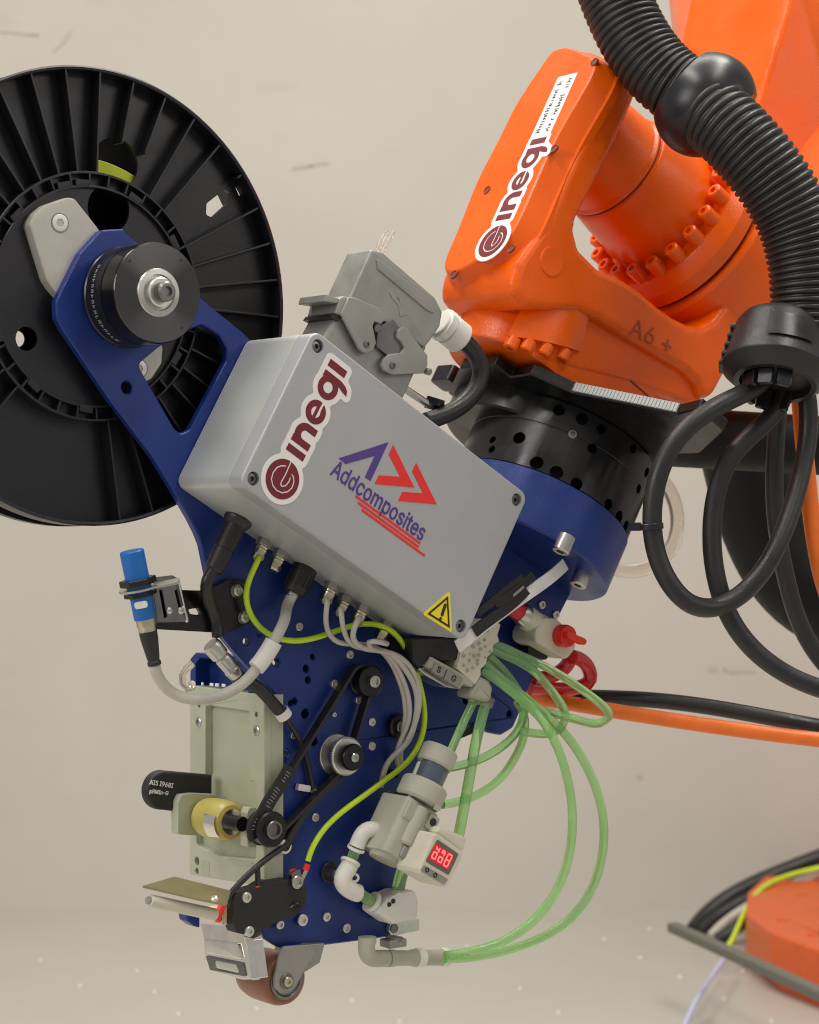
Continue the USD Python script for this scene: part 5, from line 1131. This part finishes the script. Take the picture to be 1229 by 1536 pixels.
vv.p('inlet_nut', lathe([(0, vl * .06), (vk(15), vl * .06), (vk(17), vl * .10), (vk(17), vl * .16), (vk(14), vl * .18), (0, vl * .18)], v0, vd, 32), 'steel')
vv.p('inlet_barrel', lathe([(0, vl * .16), (vk(17), vl * .16), (vk(18.5), vl * .20), (vk(18.5), vl * .36), (vk(20), vl * .38), (vk(20), vl * .44), (vk(17), vl * .46), (0, vl * .46)], v0, vd, 36), 'ivory_plastic')
vv.p('body', prism(rp(tr([(816, 925), (838, 928), (864, 955), (866, 972), (852, 990), (832, 980), (803, 963), (803, 948)], PL, .034), .004), PL, .006, .034, .003, .003), 'ivory_plastic')
q = P(844, 954, .036); vs_ = np.array([math.cos(-.35), math.sin(-.35), 0]); vt = np.array([-vs_[1], vs_[0], 0])
kn = vv.p('knob', lathe([(0, -.002), (.0086, -.002), (.0088, .004), (.0080, .007), (0, .0075)], q, N, 36), 'red_plastic')
vv.p('knob_grip', rbox(q + N * .009 + vs_ * .004, (vs_, vt, N), (.0105, .0026, .0038), .0024, .0012), 'red_plastic', kn)
vv.p('back_clip', rbox(P(800, 978, .012), (U, V, N), (.010, .006, .006), .002, .001), 'black_plastic')
rt = Thing('red_tube', 'short red tube entering the ivory hand valve from upper left', 'tube')
rt.p('red_tube', cyl(P(750, 898, .024), v0 + vd * vl * .08, .0070, .0004, 24), 'red_hose')
cable('red_tube', 'red tube making a tight U below the hand valve', 'tube', [P(858, 985, .02), P(872, 990, .016), P(884, 1005, .012), P(884, 1022, .008), P(868, 1031, .004), P(840, 1034, 0), P(795, 1032, -.004)], .0056, 'red_hose', 16)
cable('red_tube', 'lower red tube running left behind the plate below the U', 'tube', [P(855, 988, .018), P(846, 1003, .01), P(832, 1012, .004), P(800, 1018, -.002)], .0056, 'red_hose', 16)
cable('supply_cable', 'black cable running from the plate to the right edge above the orange one', 'cable', dpath([(800, 1040, 1.74), (880, 1046, 1.72), (960, 1049, 1.7), (1040, 1057, 1.69), (1120, 1070, 1.68), (1250, 1094, 1.67)]), .0062, 'black_rubber', 16)
cable('motor_cable', 'bright orange cable running from the plate to the right edge', 'cable', dpath([(790, 1048, 1.72), (840, 1053, 1.70), (900, 1063, 1.68), (980, 1076, 1.67), (1080, 1091, 1.66), (1250, 1112, 1.65)]), .0058, 'orange_cable', 16)
t = Thing('cable_tie', 'black tie clamping the orange cable beside the green loop', 'cable tie')
a, b = Pd(872, 1056, 1.69), Pd(878, 1059, 1.69); d = (b - a) / np.linalg.norm(b - a)
t.p('cable_tie', ringed(a - d * .002, a + d * .002, .0069, .0056, .0003, 24), 'black_plastic')
# filter regulator
rg = Thing('filter_regulator', 'putty coloured filter regulator with clear bowl below the valve block', 'regulator')
G0, G1 = P(660, 1128, .040), P(590, 1285, .040); gd = (G1 - G0) / np.linalg.norm(G1 - G0); gL = np.linalg.norm(G1 - G0)
gk = lambda px: mm(px, G0)
gs = np.cross(gd, N); gs /= np.linalg.norm(gs)
rg.p('adjust_knob', lathe([(0, -gk(6)), (gk(25), -gk(6)), (gk(28), -gk(3)), (gk(28), gk(20)), (gk(26), gk(23)), (0, gk(23))], G0, gd, 40), 'putty_plastic')
rg.p('bowl', lathe([(0, gk(23)), (gk(24), gk(23)), (gk(25), gk(28)), (gk(25), gk(52)), (0, gk(52))], G0, gd, 40), 'clear_bowl')
rg.p('stem', lathe([(0, gk(23.5)), (gk(14), gk(23.5)), (gk(14), gk(51.5)), (0, gk(51.5))], G0, gd, 24), 'blue_anodised')
rg.p('bonnet', lathe([(0, gk(52)), (gk(33), gk(52)), (gk(36), gk(56)), (gk(36), gk(80)), (gk(33), gk(84)), (0, gk(84))], G0, gd, 44), 'putty_plastic')
gn = np.cross(gd, gs); gn = gn if gn @ N > 0 else -gn
GFR = (gs, np.cross(gd, gs), gd)
sgn = 1 if np.cross(gd, gs) @ N > 0 else -1
def gbox(x0, x1, y0, y1, z0, z1, r, b=.001): return prism(rp(sbox(gk(x0), gk(y0 * sgn) if sgn > 0 else gk(-y1), gk(x1), gk(y1 * sgn) if sgn > 0 else gk(-y0)), gk(r)), GFR, gk(z0), gk(z1), b, b, 2)
mv = lambda m: (m.apply_translation(G0), m)[1]
rb_ = rg.p('body', mv(gbox(-34, 34, -50, 22, 88, 176, 11)), 'putty_plastic')
rg.p('body_neck', mv(gbox(-30, 30, -46, 18, 82, 90, 9)), 'dark_steel', rb_)
xs = 1 if gs @ U > 0 else -1
rg.p('round_rib', lathe([(0, gk(92)), (gk(12), gk(92)), (gk(13), gk(95)), (gk(13), gk(150)), (gk(11), gk(153)), (0, gk(153))], G0 + gs * gk(-4) * xs + N * gk(17), gd, 28), 'putty_plastic', rb_)
rg.p('lower_groove', mv(gbox(-10, 8, 10, 26, 154, 172, 3)), 'zinc_grey', rb_)
rg.p('side_panel', mv(gbox(*sorted((-31 * xs, -10 * xs)), 15, 24, 92, 120, 2)), 'putty_plastic', rb_)
rg.p('window_frame', mv(gbox(*sorted((12 * xs, 33 * xs)), 15, 26, 92, 116, 2)), 'putty_plastic', rb_)
q = G0 + gs * gk(22) * xs + N * gk(26) + gd * gk(103)
rg.p('port_hole', lathe([(0, .0002), (.0022, .0002), (.0028, .0005), (.0032, -.0008), (0, -.0008)][::-1], q, N, 20), 'dark_ink', rb_)
rg.p('bonnet_clip', rbox(G0 + gs * gk(8) * xs + N * gk(36) + gd * gk(84), (gs, gd, np.cross(gs, gd)), (.0024, .0020, .0012), .0005, .0003), 'bright_steel', rb_)
rg.p('base_cap', lathe([(0, gk(176)), (gk(28), gk(176)), (gk(26), gk(182)), (0, gk(182))], G0 - N * gk(14), gd, 36), 'putty_plastic')
rg.p('lock_screw', screw(P(590, 1162, .002), N, .004, .003), 'black_anodised')
dp = Thing('pressure_display', 'ivory digital pressure gauge with glowing red digits', 'pressure gauge')
DW = .072
dpx = [(656, 1250), (693, 1277), (695, 1285), (671, 1330), (664, 1331), (630, 1311), (629, 1304), (651, 1253)]
dp.p('case', prism(rp(tr(dpx, PL, DW), .0015), PL, DW - .026, DW, .0012, .001), 'ivory_plastic')
fr_d = dp.p('screen_frame', prism(rp(tr([(656, 1259), (688, 1281), (673, 1313), (638, 1292)], PL, DW), .0012), PL, DW - .0005, DW + .0004, .0002), 'grey_bar')
dp.p('screen', prism(tr([(653, 1265), (681, 1283), (671, 1305), (642, 1288)], PL, DW), PL, DW + .0002, DW + .0007), 'screen_red', fr_d)
s0, sxp, syp = P(643, 1287, DW)[:2], P(671, 1304, DW)[:2], P(653, 1266, DW)[:2]
ux_, uy_ = (sxp - s0), (syp - s0)
SEG = {'a': ((.1, 1), (.9, 1)), 'b': ((1, .9), (1, .55)), 'c': ((1, .45), (1, .1)), 'd': ((.1, 0), (.9, 0)), 'e': ((0, .1), (0, .45)), 'f': ((0, .55), (0, .9)), 'g': ((.1, .5), (.9, .5))}
def digit(x0, y0, w_, h_, segs):
    return unary_union([LineString([s0 + ux_ * (x0 + a[0] * w_) + uy_ * (y0 + a[1] * h_) for a in SEG[k]]).buffer(.0006) for k in segs])
dg = [digit(.08, .12, .18, .40, 'abcdef'), digit(.40, .12, .18, .32, 'abcdef'), digit(.72, .10, .20, .80, 'abcdefg'), digit(.12, .62, .14, .28, 'bcfg'), digit(.42, .60, .14, .28, 'abcfg')]
dp.p('digits', prism(unary_union(dg), PL, DW + .0006, DW + .0009), 'screen_digit', fr_d)
bp_ = dp.p('button_strip', prism(rp(tr([(636, 1298), (672, 1319), (666, 1327), (631, 1306)], PL, DW), .0006), PL, DW - .0003, DW + .0005), 'zinc_grey')
for x, y in ((641, 1305), (653, 1313)):
    q = P(x, y, DW + .0005); dp.p('button', ringed(q, q + N * .0004, .0018, .0010, .0001, 16), 'dark_ink', bp_)
dp.p('tube_socket', lathe([(0, 0), (gk(10), 0), (gk(12), gk(3)), (gk(12), gk(26)), (0, gk(26))], P(689, 1254, .042), gd, 28), 'ivory_plastic')
dp.p('mounting_collar', prism(rp(tr([(652, 1249), (660, 1240), (696, 1254), (699, 1275), (692, 1277)], PL, DW - .012), .002), PL, DW - .035, DW - .012, .002, .001), 'ivory_plastic')
# white push-in elbows and the fittings of the lower right corner
t = Thing('push_in_elbow', 'upper white push-in elbow plugged into the regulator body', 'fitting', 'white push-in elbows')
elbow(t, [P(535, 1270, .022), P(541, 1256, .024), P(548, 1247, .026), P(558, 1244, .027), P(570, 1251, .027)], .0058, 'white_plastic', False)
t.p('release_collar', lathe([(0, 0), (.0058, 0), (.0066, .0006), (.0066, .0022), (0, .0022)], P(533, 1276, .022), (P(541, 1256, .024) - P(535, 1270, .022)), 24), 'white_plastic')
gtube('very short green tube between the two white elbows', [P(534, 1273, .022), P(527, 1292, .02)], .0040)
t = Thing('push_in_elbow', 'lower white push-in elbow bending right over the plate screw', 'fitting', 'white push-in elbows')
elbow(t, [P(526, 1292, .02), P(520, 1306, .02), P(514, 1320, .02), P(521, 1332, .02), P(538, 1340, .02)], .0064, 'white_plastic', False)
t.p('release_collar', lathe([(0, 0), (.0066, 0), (.0074, .0006), (.0074, .0024), (0, .0024)], P(527, 1290, .02), E2, 24), 'white_plastic')
t.p('eyelet', ringed(P(532, 1317, .02), P(532, 1317, .022), .0036, .0018, .0005, 20), 'white_plastic')
gtube('short green tube from the lower white elbow to the plate fitting', [P(538, 1340, .02), P(560, 1354, .018)], .0042)
t = Thing('brass_stud', 'brass hex stud in a black washer left of the white elbows', 'stud')
q = P(492, 1308, 0); t.p('washer', ringed(q + N * .0005, q + N * .0025, .0072, .003, .0006, 28), 'black_rubber'); t.p('stud', lathe([(0, .002), (.0038, .002), (.0038, .010), (.0030, .0115), (0, .0115)], q, N, 6), 'brass_nickel')
jt = Thing('tube_junction', 'milky white tube junction block at the lower right plate corner', 'fitting')
jt.p('junction_body', prism(rp(tr([(568, 1360), (586, 1345), (600, 1338), (624, 1336), (630, 1352), (628, 1380), (606, 1384), (592, 1388), (566, 1370)], PL, .024), .003), PL, .004, .024, .003, .002), 'white_plastic')
jt.p('release_collar', lathe([(0, 0), (.0066, 0), (.0074, .0006), (.0074, .003), (0, .003)], P(557, 1351, .017), P(566, 1357, .017) - P(557, 1351, .017), 24), 'white_plastic')
for x, y in ((584, 1357), (590, 1352)): jt.p('set_screw', lathe([(0, .0002), (.0014, .0002), (.0018, .0004), (.0018, -.0005), (0, -.0005)][::-1], P(x, y, .0241), N, 12), 'dark_ink')
gtube('short green stub tube rising from the milky junction behind the gauge', [P(596, 1340, .014), P(600, 1322, .014), P(606, 1300, .016)], .0048)
tb = Thing('plate_tab', 'small pale metal tab pinned to the right tip of the blue plate', 'tab')
tb.p('tab', prism(rp(tr([(586, 1384), (594, 1381), (629, 1378), (630, 1396), (592, 1404), (584, 1397)], PL, .0045), .0014), PL, .0006, .0045, .0006), 'aluminium')
q = P(591, 1393, .0046); tb.p('pin', lathe([(0, .0003), (.0026, .0003), (.0034, .0008), (.0036, -.0005), (0, -.0005)][::-1], q, N, 22), 'dark_steel')
bf = Thing('inline_fitting', 'row of grey push-in fittings under the plate ending in green tubes', 'fitting')
bw_ = .016
elbow(bf, [P(551, 1410, bw_), P(550, 1424, bw_), P(553, 1434, bw_), P(562, 1438, bw_), P(580, 1438, bw_)], .0062, 'putty_plastic', False)
bf.p('release_collar', lathe([(0, 0), (.0058, 0), (.0066, .0006), (.0066, .005), (0, .005)], P(551, 1416, bw_), V, 24), 'putty_plastic')
i0, i1 = P(574, 1438, bw_), P(672, 1436, bw_); idr = (i1 - i0) / np.linalg.norm(i1 - i0); il = np.linalg.norm(i1 - i0)
bf.p('barrel', lathe([(0, 0), (.0046, 0), (.0046, il * .08), (.0062, il * .09), (.0062, il * .17), (.0056, il * .19), (.0056, il * .42), (.0062, il * .44), (.0062, il * .50), (0, il * .5)], i0, idr, 32), 'putty_plastic')
bf.p('collar', lathe([(0, il * .5), (.0068, il * .5), (.0072, il * .53), (.0072, il * .60), (.0055, il * .63), (0, il * .63)], i0, idr, 32), 'white_plastic')
bf.p('barrel', lathe([(0, il * .62), (.0058, il * .62), (.0060, il * .90), (0, il * .90)], i0, idr, 32), 'putty_plastic')
bf.p('release_collar', lathe([(0, il * .9), (.0064, il * .9), (.0070, il * .93), (.0070, il * .97), (.0058, il * 1.0), (0, il)], i0, idr, 32), 'white_plastic')
bf.p('branch', cyl(P(592, 1404, .012), P(590, 1418, .012), .0068, .0008, 24, .0056), 'dark_steel')
bf.p('branch_base', rbox(P(590, 1414, .012), PL, (.008, .003, .006), .001, .0006), 'zinc_grey')

for th in Thing.all: th.emit()
print('things', len(Thing.all), 'triangles', TRIS[0])
